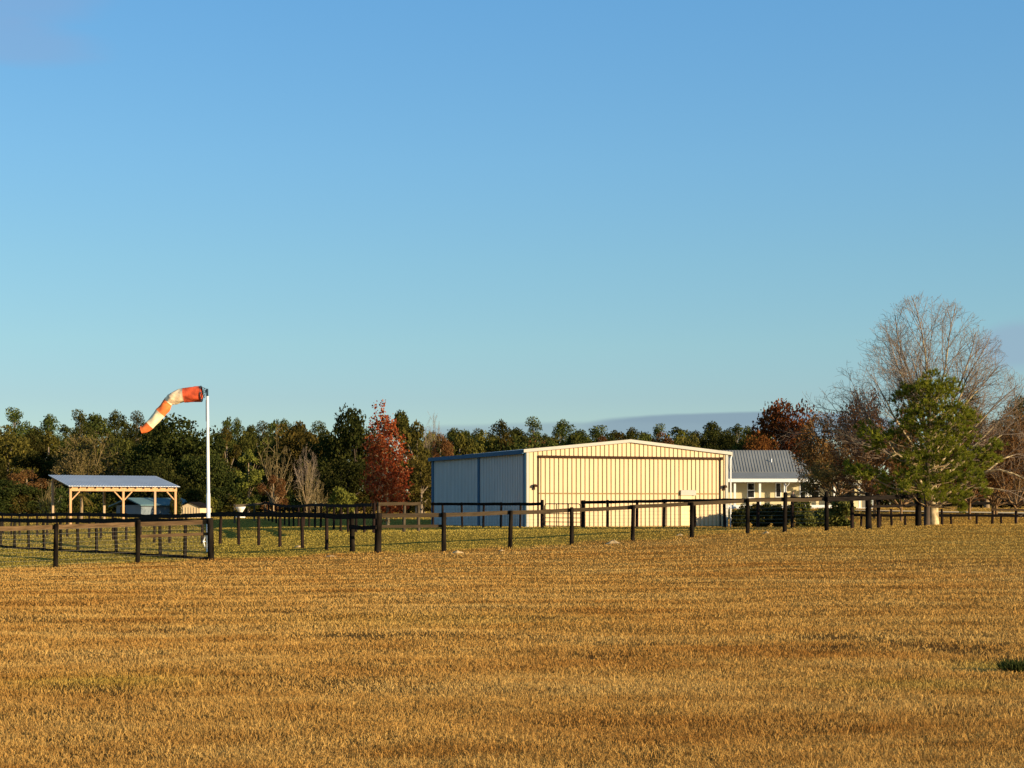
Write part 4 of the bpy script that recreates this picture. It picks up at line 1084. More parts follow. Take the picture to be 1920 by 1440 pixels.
# ---- pines standing tall at the back
PN = 'tall pines at the back of the wood'
for i, (px, yt, w) in enumerate([(-25, 786, 60), (30, 777, 66), (62, 800, 46), (95, 783, 62), (122, 800, 50), (145, 781, 52), (180, 779, 56), (212, 776, 58), (238, 792, 48), (258, 783, 46), (290, 792, 60)]):
    plant('pine%d' % (i % 4 + 1), px + (i * 31) % 13 - 6, yt + (0, 9, 3, 14)[(i * 5) % 4] * (yt > 790), w * (1.5, 1.15, 1.7, 1.3)[(i * 3) % 4], 205 + (i * 37) % 30, {1: 'tallest pine at the far left of the wood, left of a gap of sky', 3: 'round-topped pine right of the sky gap at far left', 7: 'tall pine above the shelter roof', 9: 'dark pine just left of the windsock tip'}.get(i, 'tall pine at the back of the wood left of the windsock'), PN)
for i, (px, yt, w) in enumerate([(425, 786, 34), (445, 790, 36), (470, 800, 40), (492, 800, 40), (512, 791, 44), (532, 792, 44), (560, 796, 50), (598, 800, 50), (640, 800, 60)]):
    plant('pine%d' % ((i * 3) % 4 + 1), px, yt, w * 1.35, 205 + (i * 41) % 30, {0: 'thin-topped pine right of the windsock pole'}.get(i, 'pine at the back of the wood between the pole and the red-leaved tree'), PN)
for i, (px, yt, w) in enumerate([(818, 812, 50), (842, 803, 44), (866, 800, 40), (893, 802, 46), (918, 800, 40), (938, 791, 42), (967, 800, 40), (1000, 791, 40), (1025, 806, 40), (1054, 791, 56), (1090, 806, 44), (1120, 803, 48), (1155, 801, 46), (1188, 796, 54), (1215, 800, 42), (1240, 803, 40), (1266, 799, 48), (1298, 804, 40), (1330, 791, 56), (1352, 803, 40), (1378, 797, 46), (1402, 800, 44), (1430, 800, 50)]):
    plant('pine%d' % ((i * 7) % 4 + 1), px + (i * 29) % 15 - 7, yt + 2 + (0, 7, 12, 3, 9)[(i * 3) % 5] * (yt > 795), w * (1.5, 1.2, 1.9, 1.4, 1.7)[(i * 2) % 5], 225 + (i * 43) % 34, {7: 'slim pine on the skyline left of the hangar roof', 9: 'broad pine on the skyline over the left half of the hangar roof', 13: 'dark broad pine on the skyline over the hangar ridge', 18: 'tallest pine on the skyline over the right half of the hangar roof'}.get(i, 'distant pine on the skyline above the hangar roof'), 'distant pines above the hangar')
for i, (px, yt, w, Y) in enumerate([(1700, 800, 60, 215), (1822, 740, 70, 215), (1868, 790, 60, 215), (1912, 748, 80, 215), (1965, 770, 70, 200), (1760, 790, 60, 210)]):
    plant('pine%d' % (i % 4 + 1), px, yt, w, Y, {1: 'brownish pine top right of the green pine', 3: 'brownish pine at the right edge of the picture'}.get(i, 'dark pine behind the bare trees at right'), 'pines behind the bare trees at right')

# ---- trees of the wood, front rank
for key, px, yt, w, Y, lab in [
    ('olive1', 12, 798, 120, 180, 'olive tree at the left edge of the picture'),
    ('oak2', -30, 850, 120, 165, 'dark oak cut by the left edge of the picture'),
    ('mid2', 62, 845, 90, 172, 'green tree left of the tan bare tree'),
    ('brown1', 50, 880, 90, 158, 'brownish scrub tree left of the shelter'),
    ('oak1', 25, 900, 110, 154, 'low dark tree at far left above the black fence'),
    ('tan1', 165, 815, 150, 165, 'wide tan bare tree rising behind the shelter'),
    ('mid1', 232, 822, 90, 185, 'green tree between the tan bare tree and the dark oak'),
    ('oak2', 190, 880, 130, 170, 'dark undergrowth tree behind the shelter'),
    ('oak1', 342, 783, 190, 165, 'large dark oak behind the windsock pole, the broadest tree'),
    ('oak2', 300, 860, 120, 158, 'dark oak low beside the right end of the shelter'),
    ('oak2', 395, 850, 120, 160, 'dark oak low at the right of the windsock pole'),
    ('olive2', 425, 800, 70, 172, 'olive tree just right of the windsock pole'),
    ('mid2', 470, 812, 70, 190, 'green tree behind the light young tree'),
    ('light1', 466, 842, 58, 147, 'light yellow-green young tree above the birdbath'),
    ('bare1', 515, 800, 66, 150, 'tall bare tree with several pale stems'),
    ('brown1', 512, 890, 60, 146, 'brown scrub at the foot of the tall bare tree'),
    ('olive1', 560, 789, 100, 178, 'olive oak between the bare stems and the dark oak'),
    ('mid1', 528, 805, 70, 192, 'green tree behind the tall bare stems'),
    ('oak2', 610, 820, 100, 170, 'dark oak at the left shoulder of the big round oak'),
    ('oak1', 668, 764, 125, 168, 'big round dark oak left of the red-leaved tree'),
    ('oak2', 640, 860, 120, 160, 'low dark oak in front of the big round oak'),
    ('bare2', 575, 840, 50, 150, 'small bare tree left of the dark oak'),
    ('mid2', 752, 770, 90, 178, 'green tree top right behind the red-leaved tree'),
    ('olive2', 782, 790, 88, 150, 'olive-yellow tree between the red-leaved tree and the hangar'),
    ('olive1', 790, 850, 80, 146, 'low olive tree against the hangar corner'),
    ('bare2', 815, 780, 50, 185, 'grey bare tree top above the hangar corner'),
    ('brown1', 826, 812, 60, 182, 'brown-leaved tree above the hangar corner'),
    ('olive2', 862, 812, 76, 190, 'olive tree above the left end of the hangar wall'),
    ('olive1', 905, 806, 84, 195, 'rounded olive tree above the hangar side'),
    ('olive2', 950, 812, 76, 195, 'olive tree above the front corner of the hangar'),
    ('mid1', 1005, 812, 80, 200, 'green tree above the left of the hangar gable'),
    ('mid2', 1075, 812, 80, 205, 'green tree left of the hangar ridge'),
    ('brown1', 1130, 816, 60, 210, 'brown tree just left of the hangar ridge'),
    ('mid1', 1210, 812, 80, 205, 'green tree just right of the hangar ridge'),
    ('olive1', 1300, 815, 80, 205, 'olive tree over the right half of the hangar'),
    ('oak1', 1370, 812, 80, 200, 'dark tree behind the joint of hangar and house roof'),
    ('oak2', 1420, 815, 90, 195, 'dark tree behind the ridge of the house'),
    ('rust1', 1468, 750, 132, 188, 'rust-red leaved oak rising behind the house roof'),
    ('rust1', 1430, 815, 80, 184, 'low rust-leaved tree just left of the rust-red oak'),
    ('brownt1', 1575, 770, 170, 150, 'broad brown twiggy tree hiding the right end of the house'),
    ('brownt2', 1640, 738, 170, 128, 'tall brown twiggy tree left of the green pine'),
    ('brownt2', 1562, 850, 120, 140, 'low brown tree in front of the house end'),
    ('brownt1', 1690, 800, 150, 122, 'brown twiggy tree right behind the green pine'),
    ('brownt1', 1818, 780, 170, 128, 'brown twiggy tree right of the green pine'),
    ('brownt2', 1905, 790, 160, 122, 'brown twiggy tree at the right edge of the picture'),
    ('brownt2', 1868, 840, 140, 140, 'low brown tree behind the arching pale limbs'),
    ('brown1', 1760, 830, 140, 195, 'dense brown tree far behind the green pine'),
    ('brown1', 1850, 815, 140, 190, 'dense brown tree far behind the right fence'),
    ('oak2', 1900, 870, 130, 200, 'dark low tree at the far right edge'),
    ('oak1', 1800, 880, 120, 205, 'dark low tree far behind the sandy track'),
    ('oak2', 1700, 880, 120, 195, 'dark low tree far behind the house end'),
    ('brownt1', 1862, 772, 170, 133, 'tall brown twiggy tree between the green pine and the right edge'),
    ('brownt1', 1935, 765, 150, 131, 'brown twiggy tree partly cut by the right edge'),
    ('brown1', 1610, 800, 130, 192, 'brown tree far behind the twiggy trees left of the green pine'),
    ('brown1', 1965, 790, 140, 192, 'brown tree cut by the right edge of the picture'),
]:
    plant(key, px, yt, w, Y, lab, TL)
for i, px in enumerate(range(-20, 640, 37)):
    plant(('olive1', 'mid1', 'mid2', 'olive2', 'mid1')[i % 5], px, 806 + (i * 29) % 17, 86, 196 + (i * 11) % 9, 'green tree in the body of the wood left of the hangar, below the pine tops', 'trees in the body of the wood')
for i, px in enumerate(range(812, 1450, 39)):
    plant(('olive1', 'mid2', 'oak1', 'olive2', 'mid1', 'brown1')[i % 6], px, 808 + (i * 23) % 12, 84, 214 + (i * 7) % 8, 'tree in the body of the wood showing just over the hangar roof', 'trees in the wood over the hangar roof')
# ---- undergrowth
UG = 'undergrowth along the edge of the wood'
for i, px in enumerate(list(range(-30, 830, 33))):
    key = ('shrub2', 'shrub1', 'shrub2', 'shrub3')[i % 4] if px > 440 else ('shrub2', 'shrub2', 'shrub1', 'shrub2')[i % 4]
    plant(key, px, 912 + (i * 17) % 22, 62, 152 + (i * 13) % 12, 'shrub in the undergrowth at the edge of the wood left of the hangar', UG)
for i, px in enumerate(range(1660, 1990, 36)):
    plant(('shrub2', 'shrub3')[i % 2], px, 915 + (i * 11) % 14, 60, 196 + (i * 7) % 8, 'dark shrub in the undergrowth far behind the sandy track', 'undergrowth at the far right')
for i, px in enumerate(range(830, 1460, 42)):
    plant(('shrub2', 'olive2', 'shrub1')[i % 3], px, 835 + (i * 7) % 10, 70, 185 + (i * 5) % 12, 'tree mass low behind the hangar roof', 'low trees behind the hangar')
plant('bshrub', 578, 868, 44, 140, 'tan bare shrub behind the dark middle fence, the taller of two')
plant('bshrub', 597, 900, 36, 138, 'tan bare shrub behind the dark middle fence, the lower of two')
plant('bshrub', 92, 905, 44, 139, 'bare shrub with spread stems at the left end of the shelter')
plant('shrub1', 392, 925, 34, 148, 'olive shrub right of the cream shed at the windsock pole')
plant('shrub2', 330, 926, 26, 134, 'dark shrub at the left corner of the cream shed')
plant('shrub1', 640, 915, 60, 140, 'low olive shrub left of the red-leaved tree')

# ---- remove prototypes that were not used
for k, (t, h, w) in PROTO.items():
    if k not in USED:
        for ch in list(t.children): bpy.data.objects.remove(ch)
        bpy.data.objects.remove(t)

# ------------------------------------------------------------------ red-leaved tree
rt = G(727, 97); sc_ = 97 / F
t = thing('red_leaved_tree', 'upright tree with orange-red leaves and pale trunk, left of the hangar', 'tree', rt)
Ht = zat(770, 97) - rt.z
rng = np.random.default_rng(71)
def rl(px, z): return ((px - 725) * sc_, z)
A = []
for z, wpx, cx in [(1.3, 40, 726), (1.7, 58, 726), (2.1, 72, 725), (2.6, 82, 724), (3.1, 87, 723), (3.6, 88, 722), (4.1, 86, 722), (4.6, 84, 722), (5.1, 81, 722), (5.6, 77, 721), (6.1, 73, 720), (6.6, 67, 720), (7.1, 58, 719), (7.6, 47, 718), (8.1, 36, 717), (8.5, 26, 716), (8.9, 16, 715)]:
    r = wpx * sc_ / 2 * .93
    n = int(8 + 24 * r)
    a = rng.random(n) * 6.283; q = r * rng.random(n) ** .5
    A.append(np.stack([(cx - 725) * sc_ + q * np.cos(a), q * np.sin(a), z * Ht / 9.2 + rng.normal(size=n) * .25], -1))
A = np.concatenate(A)
sc_tree(t, 72, [[(0, 0, -.3), (0, 0, 1.0), (-.05, 0, 2.6), (-.12, 0, 4.6), (-.22, 0, Ht * .93)]], A, .2, 1.2, .25, .012, M['bark_pale'], .4, 1, .3, None, M['bark_pale'], M['leaf_orange'], 9500, .145, .04, 60, 'branches', .11)

# ------------------------------------------------------------------ bare sycamore
Ys = 79.0; sp = G(1750, Ys); ks = Ys / F
t = thing('sycamore_tree', 'big leafless sycamore with mottled pale trunk and arching limbs behind the pine', 'tree', sp)
def sl(px, py, y=0.0): return ((px - 1750) * ks, y, zat(py, Ys) - sp.z)
rng = np.random.default_rng(81)
SA, SB, SRA, SRB = [], [], [], []
def env_ok(p):                # dome-shaped outline of the crown
    return ((p[0] + .45) / 4.55) ** 2 + (p[1] / 4.2) ** 2 + ((p[2] - 5.0) / 6.25) ** 2 < 1.0
def grow(p, d, L, r, lev, trop, dome=True):
    step = max(.12, min(.30, L / 7)); n = max(2, int(L / step)); side = rng.random() * 6.283
    for k in range(n):
        f = k / n
        d = d + rng.normal(size=3) * (.055 if lev < 2 else .11); d[2] += trop * (1 if lev else .4); d /= np.linalg.norm(d)
        q = p + d * step; r0_ = r * (1 - .72 * f); r1_ = r * (1 - .72 * (k + 1) / n)
        SA.append(p); SB.append(q); SRA.append(max(r0_, .0055)); SRB.append(max(r1_, .0048)); p = q
        if dome and not env_ok(p) and rng.random() < .6: return
        if lev < 4 and f > (.22 if lev == 0 else .10):
            nb = (.80, .90, .78, .45)[lev]
            if rng.random() < nb:
                side += 2.4 + rng.normal() * .5
                u = np.cross(d, [0.3, .2, 1.0]); u /= np.linalg.norm(u); v = np.cross(d, u)
                ang = rng.uniform(.45, .80) if lev else rng.uniform(.40, .65)
                nd = d * math.cos(ang) + (u * math.cos(side) + v * math.sin(side)) * math.sin(ang)
                Lc = min(L * (1 - f) * .75 + .25, (3.2, 1.5, .75, .42)[lev]) * rng.uniform(.6, 1.1)
                grow(p, nd / np.linalg.norm(nd), Lc, max(r1_ * .62, .006), lev + 1, trop, dome)
def limb(pts, r0_, r1_, spawn=.5, L=1.4):
    pts = [np.array(q, float) for q in pts]; tot = sum(np.linalg.norm(b - a) for a, b in zip(pts[:-1], pts[1:])); acc = 0
    for a, b in zip(pts[:-1], pts[1:]):
        ln = np.linalg.norm(b - a); n = max(1, int(ln / .2)); d = (b - a) / ln
        for k in range(n):
            p, q = a + (b - a) * k / n, a + (b - a) * (k + 1) / n
            f0, f1 = (acc + ln * k / n) / tot, (acc + ln * (k + 1) / n) / tot
            SA.append(p); SB.append(q); SRA.append(r0_ + (r1_ - r0_) * f0); SRB.append(r0_ + (r1_ - r0_) * f1)
            if f0 > .35 and rng.random() < spawn:
                nd = d + rand_dirs(rng, 1)[0] * .9; nd[2] += .15; grow(q, nd / np.linalg.norm(nd), L * rng.uniform(.5, 1.1), .02, 1, .02, False)
        acc += ln
    grow(pts[-1], (pts[-1] - pts[-2]) / np.linalg.norm(pts[-1] - pts[-2]), L, r1_, 1, -.01, False)
limb([sl(1750, 997), sl(1749, 960), sl(1747, 925), sl(1746, 895), sl(1745, 850, .1), sl(1744, 800, .15)], .31, .17, 0, .3)
for (px0, py0, ang, yd, L) in [(1745, 800, -3, .1, 6.6), (1745, 820, 8, -.25, 6.8), (1744, 830, -12, .3, 6.8), (1745, 845, 17, .25, 7.0), (1745, 850, -21, -.25, 6.8), (1746, 862, 26, -.15, 6.8),
                               (1746, 868, -30, .1, 6.6), (1746, 875, 35, .3, 6.4), (1746, 880, -40, -.3, 6.4), (1746, 888, 44, -.1, 6.0), (1746, 892, -50, .25, 6.0), (1746, 896, 53, .15, 5.6), (1746, 900, -59, -.05, 5.6),
                               (1745, 840, 3, .75, 5.6), (1745, 840, -8, -.75, 5.8), (1745, 850, 22, -.7, 5.6), (1745, 850, -26, .7, 5.6)]:
    a = R(ang); d = np.array([math.sin(a), yd, math.cos(a)]); d /= np.linalg.norm(d)
    grow(np.array(sl(px0, py0, .1)), d, L, .07, 0, .022)
for pts, r0_, r1_, sp_, L_ in [
       ([sl(1748, 935), sl(1722, 905, -.5), sl(1700, 873, -.9), sl(1680, 858, -1.1), sl(1667, 850, -1.2), sl(1652, 828, -1.3)], .09, .03, .3, .8),
       ([sl(1670, 853, -1.2), sl(1650, 862, -1.4), sl(1633, 883, -1.5)], .045, .02, .2, .5),
       ([sl(1746, 900), sl(1700, 860, .2), sl(1643, 838, .5), sl(1612, 828, .7), sl(1590, 814, .8), sl(1565, 804, .9), sl(1536, 808, 1.0)], .10, .025, .75, 1.5),
       ([sl(1700, 860, .2), sl(1660, 815, .4), sl(1640, 795, .5), sl(1625, 780, .5), sl(1575, 770, .6)], .06, .02, .75, 1.4),
       ([sl(1640, 795, .5), sl(1622, 760, .7), sl(1612, 735, .8)], .04, .02, .8, 1.2),
       ([sl(1749, 955), sl(1772, 937, -.5), sl(1790, 920, -.8)], .09, .04, .2, .7),
       ([sl(1749, 945), sl(1785, 915, -.4), sl(1815, 897, -.8), sl(1838, 886, -1.0), sl(1858, 881, -1.1), sl(1885, 889, -1.2), sl(1925, 908, -1.3), sl(1955, 930, -1.3)], .10, .03, .6, 1.2),
       ([sl(1785, 915, -.4), sl(1840, 915, -.8), sl(1862, 918, -.9), sl(1880, 921, -1.0), sl(1905, 934, -1.0)], .06, .025, .55, .8),
       ([sl(1747, 900), sl(1790, 880, .3), sl(1830, 840, .6), sl(1870, 800, .8), sl(1915, 760, .9)], .08, .025, .75, 1.5),
       ([sl(1790, 880, .3), sl(1850, 838, .2), sl(1880, 815, .2), sl(1930, 812, .2)], .06, .025, .75, 1.4),
       ([sl(1838, 886, -1.0), sl(1870, 862, -.6), sl(1900, 852, -.5), sl(1940, 862, -.5)], .05, .025, .75, 1.3)]:
    limb(pts, r0_, r1_, sp_, L_)
SA, SB, SRA, SRB = np.array(SA), np.array(SB), np.array(SRA), np.array(SRB)
big = SRA > .036
V, Fq = prisms(SA[big], SB[big], SRA[big], SRB[big], 8); V2, F2 = prisms(SA[~big], SB[~big], SRA[~big], SRB[~big], 3); o = link_mesh('trunk', np.concatenate([V, V2]), np.concatenate([Fq, F2 + len(V)]), [M['bark_pale'], M['bark_twig']], t, smooth=True)
o.data.polygons.foreach_set('material_index', np.concatenate([np.zeros(len(Fq), np.int32), np.ones(len(F2), np.int32)]))
print('sycamore segments', len(SA))

# ------------------------------------------------------------------ green pine in front of it
Yp = 76.6; pp = G(1738, Yp); kp = Yp / F
t = thing('pine_tree', 'bright green bushy pine with dark trunk in front of the bare sycamore', 'pine tree', pp)
def pn(px, py, y=0.0): return Vector(((px - 1738) * kp, y, zat(py, Yp) - pp.z))
rng = np.random.default_rng(91)
m = MB(); tp = [(1738, 995), (1738, 940), (1739, 880), (1741, 820), (1744, 760), (1745, 705)]
m.tube([pn(*q) for q in tp], [.16, .14, .12, .09, .06, .02], 10)
CL = [(1745, 703, 12), (1735, 722, 18), (1758, 720, 18), (1718, 735, 22), (1748, 745, 28), (1775, 732, 22), (1693, 742, 15), (1702, 728, 10), (1728, 765, 28), (1765, 768, 26), (1705, 778, 22),
      (1788, 775, 18), (1700, 800, 22), (1738, 800, 30), (1775, 800, 30), (1800, 790, 20), (1720, 825, 26), (1755, 830, 30), (1790, 825, 24), (1632, 806, 24), (1650, 820, 26), (1675, 824, 17), (1640, 836, 20),
      (1700, 855, 24), (1735, 860, 30), (1770, 862, 28), (1805, 855, 24), (1835, 850, 22), (1862, 838, 20), (1850, 868, 20), (1872, 860, 12), (1600, 880, 19), (1618, 888, 22), (1640, 884, 15), (1660, 897, 17), (1692, 890, 20), (1720, 895, 26), (1755, 900, 30),
      (1790, 895, 28), (1820, 885, 24), (1838, 905, 16), (1680, 915, 18), (1710, 925, 22), (1742, 930, 22), (1780, 930, 26), (1810, 925, 22), (1842, 925, 14), (1802, 946, 13), (1660, 905, 14), (1590, 872, 9), (1806, 957, 9)]
parts = []
bm_ = MB()
for (px, py, r) in CL:
    for dpt in ((rng.uniform(-.3, .3),) if abs(px - 1740) > 60 else (rng.uniform(-1.2, 1.2),) if rng.random() < .2 and py > 790 else (rng.uniform(-1.2, -.4), rng.uniform(.4, 1.2))):
        c = np.array(pn(px + rng.normal() * 3, py + rng.normal() * 2, dpt * min(2.2, 1.0 + (py - 700) / 120)))
        rm = r * kp * .90
        z0 = max(.9, c[2] - .28 * math.hypot(c[0], c[1]) - .2); tx = np.interp(z0, [pn(*q).z for q in tp], [pn(*q).x for q in tp])
        bm_.tube([(tx, 0, z0), (tx + (c[0] - tx) * .5, c[1] * .5, z0 + (c[2] - z0) * .3), tuple(c)], [.03, .022, .01], 5)
        nt_ = max(10, int(46 * (rm / .5) ** 1.6))
        q = rand_dirs(rng, nt_) * rng.random((nt_, 1)) ** .45 * np.array([rm * 1.1, rm * 1.1, rm * .8]) + c
        out = q - np.array([tx, 0, c[2] - .5]); out /= np.linalg.norm(out, axis=1, keepdims=True); out[:, 2] += .45
        parts.append(needles(rng, q, out, 26, .21, .022, .7))
        for j in range(0, nt_, 3): bm_.tube([tuple(c), tuple(q[j])], [.010, .006], 3, False)
m.build('trunk', M['bark_dark'], t, True)
bm_.build('branches', M['bark_tan'], t)
V, Fq, tn = merge(parts); link_mesh('needles', V, Fq, M['needle'], t, tone=tn)

# ------------------------------------------------------------------ hedge, bush, palm, weeds
rng = np.random.default_rng(101)
def hedge(name, label, pxs, Y, ztop, zbot, n, size, mat, dpt=.8, cat='hedge'):
    x0, x1 = xat(pxs[0], Y), xat(pxs[1], Y); z0 = gz((x0 + x1) / 2, Y)
    t = thing(name, label, cat, ((x0 + x1) / 2, Y, z0)); hw_ = (x1 - x0) / 2; H_ = ztop - z0
    cl = []
    for k in range(max(6, int((x1 - x0) * 7))):
        s = min(rng.uniform(.3, .5), H_ * .5); cl.append((rng.uniform(-hw_ + s * .6, hw_ - s * .6), rng.uniform(-dpt / 2, dpt / 2), H_ * .12 + (H_ - s * .8 - H_ * .12) * rng.random(), s, s, s))
    V, Fq, tn = clump_crown(rng, cl, n, size, .4)
    V[:, 2] = np.clip(V[:, 2], 0, H_ + .1 * rng.normal(size=len(V)) * .6) if cat == 'hedge' else np.maximum(V[:, 2], 0)
    m = MB().tube([(-hw_ * .95, 0, .03), (hw_ * .95, 0, .03)], .04, 5)
    for c in cl[::2]: m.tube([(c[0] * .95, 0, .03), (c[0], c[1], c[2])], [.03, .012], 5)
    m.build('stems', M['bark_dark'], t)
    link_mesh('foliage', V, Fq, mat, t, tone=tn)
    return t
hedge('hedge', 'dark clipped hedge behind the wire strands right of the hangar', (1374, 1490), 103, zat(945, 103), 0, 11000, .17, M['hedge'], 1.0)
hedge('hedge', 'hedge with pale tipped leaves left of the leafy bush', (1488, 1556), 101, zat(937, 101), 0, 7000, .17, M['leaf_bush'], 1.0)
hedge('leafy_bush', 'light green long-leaved bush at the right end of the hedge', (1550, 1597), 94, zat(934, 94), 0, 3600, .2, M['leaf_bush'], 1.2, 'bush')
hedge('hedge', 'low strip of flowering plants before the porch floor', (1380, 1470), 158, zat(945, 158), 0, 1500, .2, M['leaf_light'], .8, 'plants')

def palm():
    p = G(152, 139); t = thing('palm_tree', 'yellow-green young palm with drooping fronds seen through the shelter', 'palm tree', p)
    zt = zat(930, 139) - p.z
    MB().tube([(0, 0, -.2), (.05, 0, zt * .6), (0, 0, zt)], [.16, .13, .11], 8).build('trunk', M['bark_tan'], t, True)
    V = []; Qs = []; tn = []
    rg = np.random.default_rng(9)
    for k in range(22):
        a = rg.random() * 6.283; el = rg.uniform(-.2, 1.1); L = rg.uniform(.9, 1.4)
        pts = []
        for i in range(6):
            s = i / 5; pts.append(np.array([math.cos(a) * L * s * math.cos(el), math.sin(a) * L * s * math.cos(el), zt + L * s * math.sin(el) - 1.0 * s * s]))
        sd = np.array([-math.sin(a), math.cos(a), 0])
        for i in range(5):
            for sg in (-1, 1):
                for j in range(2):
                    b0 = pts[i] + (pts[i + 1] - pts[i]) * j / 2; tip = b0 + sd * sg * .30 * (1 - i / 7) + (pts[i + 1] - pts[i]) * .7 + np.array([0, 0, -.15])
                    n0 = len(V); wv = (pts[i + 1] - pts[i]) * .22
                    V += [b0, b0 + wv, tip, tip]; Qs.append((n0, n0 + 1, n0 + 2)); tn.append(rg.random())
    link_mesh('fronds', np.array(V), np.array(Qs), M['frond'], t, tone=np.array(tn))
palm()

def weed():
    x, y = ppt(1910, 1268); p = gp(x, y)
    rg = np.random.default_rng(3)
    n = 420; a = rg.random(n) * 6.283; q = .17 * rg.random(n) ** .5
    P0 = np.stack([q * np.cos(a) * 1.0, q * np.sin(a) * .9, np.zeros(n)], -1)
    D_ = np.stack([np.cos(a) * .5, np.sin(a) * .5, np.ones(n)], -1)
    V, Fq, tn = needles(rg, P0, D_, 2, .13, .016, .6)
    V[:, 2] = np.maximum(V[:, 2], -.02)
    o = link_mesh('weed_clump', V, Fq, M['weed'], None, tone=tn, loc=p)
    tag(o, 'dark green weed clump in the dry grass at the right edge', 'weed clump')
weed()

# ------------------------------------------------------------------ person by the porch
def skin_mesh(name, pts, edges, rad, mat, parent, lvl=2):
    me = bpy.data.meshes.new(name); me.from_pydata(pts, edges, []); me.materials.append(mat)
    o = bpy.data.objects.new(name, me); C.objects.link(o); o.parent = parent
    md = o.modifiers.new('skin', 'SKIN'); md.use_smooth_shade = True
    if not me.skin_vertices: return o
    for v, r in zip(me.skin_vertices[0].data, rad): v.radius = (r, r) if not isinstance(r, tuple) else r
    me.skin_vertices[0].data[0].use_root = True
    o.modifiers.new('sub', 'SUBSURF').levels = lvl; o.modifiers['sub'].render_levels = lvl
    return o
pe = G(1487, 161.5); per = thing('person', 'person in dark clothes standing behind the hedge in front of the porch', 'person', pe, R(10))
J = [(0, 0, .95), (0, .01, 1.15), (0, .01, 1.38), (0, 0, 1.47), (0, -.01, 1.53), (0, -.015, 1.62), (0, -.01, 1.70),          # 0-6 pelvis..crown
     (.19, 0, 1.40), (.25, .02, 1.12), (.24, -.06, .88), (-.19, 0, 1.40), (-.25, .02, 1.12), (-.24, -.06, .88),               # 7-12 arms
     (.10, 0, .90), (.11, -.01, .50), (.12, .02, .08), (.13, -.12, .03), (-.10, 0, .90), (-.11, -.01, .50), (-.12, .02, .08), (-.13, -.12, .03)]  # legs
E = [(0, 1), (1, 2), (2, 3), (3, 4), (4, 5), (5, 6), (2, 7), (7, 8), (8, 9), (2, 10), (10, 11), (11, 12), (0, 13), (13, 14), (14, 15), (15, 16), (0, 17), (17, 18), (18, 19), (19, 20)]
rd = [(.15, .11), (.14, .10), (.16, .10), .06, .062, .085, .06, .06, .045, .032, .06, .045, .032, .085, .058, .042, .035, .085, .058, .042, .035]
skin_mesh('body', J, E, rd, M['skin'], per)
for sg in (1, -1):       # hands with separate fingers
    hv = [(sg * .24, -.06, .88), (sg * .24, -.075, .80)]; he = [(0, 1)]; hr_ = [.024, .030]
    for k, dx in enumerate((-.03, -.01, .01, .03)):
        n0 = len(hv); hv += [(sg * .24 + dx * .4, -.078 + dx, .765), (sg * .24 + dx * .4 - sg * .012, -.082 + dx, .73 + abs(dx) * .3)]
        he += [(1, n0), (n0, n0 + 1)]; hr_ += [.010, .008]
    n0 = len(hv); hv += [(sg * .225, -.115, .81), (sg * .22, -.13, .775)]; he += [(1, n0), (n0, n0 + 1)]; hr_ += [.011, .009]
    skin_mesh('hand', hv, he, hr_, M['skin'], per, 1)
ji = [0, 1, 2, 3, 7, 8, 9, 10, 11, 12]; jm = {a: i for i, a in enumerate(ji)}
skin_mesh('jacket', [(J[i] if i not in (9, 12) else (J[i][0], J[i][1] + .006, J[i][2] + .03)) for i in ji], [(jm[a], jm[b]) for a, b in E if a in jm and b in jm],
          [(.175, .135), (.165, .125), (.18, .12), .07, .08, .06, .046, .08, .06, .046], M['cloth_dark'], per)
ji = [0, 13, 14, 15, 17, 18, 19]; jm = {a: i for i, a in enumerate(ji)}
skin_mesh('trousers', [J[i] for i in ji], [(jm[a], jm[b]) for a, b in E if a in jm and b in jm], [(.165, .125), .10, .075, .06, .10, .075, .06], M['cloth_dark'], per)
skin_mesh('hair', [(0, .03, 1.64), (0, .01, 1.72), (0, -.03, 1.73)], [(0, 1), (1, 2)], [.085, .07, .045], M['cloth_dark'], per)

# ------------------------------------------------------------------ light, sky, camera
az = R(SUN_AZ); el = R(SUN_EL)
to_sun = Vector((math.sin(az) * math.cos(el), -math.cos(az) * math.cos(el), math.sin(el)))
ld = bpy.data.lights.new('sun', 'SUN'); ld.energy = 5.0; ld.angle = R(.53); ld.color = (1.0, 0.80, 0.52)
lo = bpy.data.objects.new('sun', ld); C.objects.link(lo)
lo.rotation_euler = to_sun.to_track_quat('Z', 'Y').to_euler()

w = bpy.data.worlds.new('World'); bpy.context.scene.world = w; w.use_nodes = True
nt = w.node_tree; nt.nodes.clear()
out = N(nt, 'ShaderNodeOutputWorld'); bg = N(nt, 'ShaderNodeBackground'); bg.inputs['Strength'].default_value = 0.15
sky = N(nt, 'ShaderNodeTexSky', sky_type='NISHITA'); sky.sun_disc = False; sky.sun_elevation = el
sky.sun_rotation = math.atan2(to_sun.x, to_sun.y); sky.altitude = 0; sky.air_density = 1.0; sky.dust_density = 0.3; sky.ozone_density = 1.5
nt.links.new(bg.outputs[0], out.inputs[0])
SKYVEC = N(nt, 'ShaderNodeTexCoord')
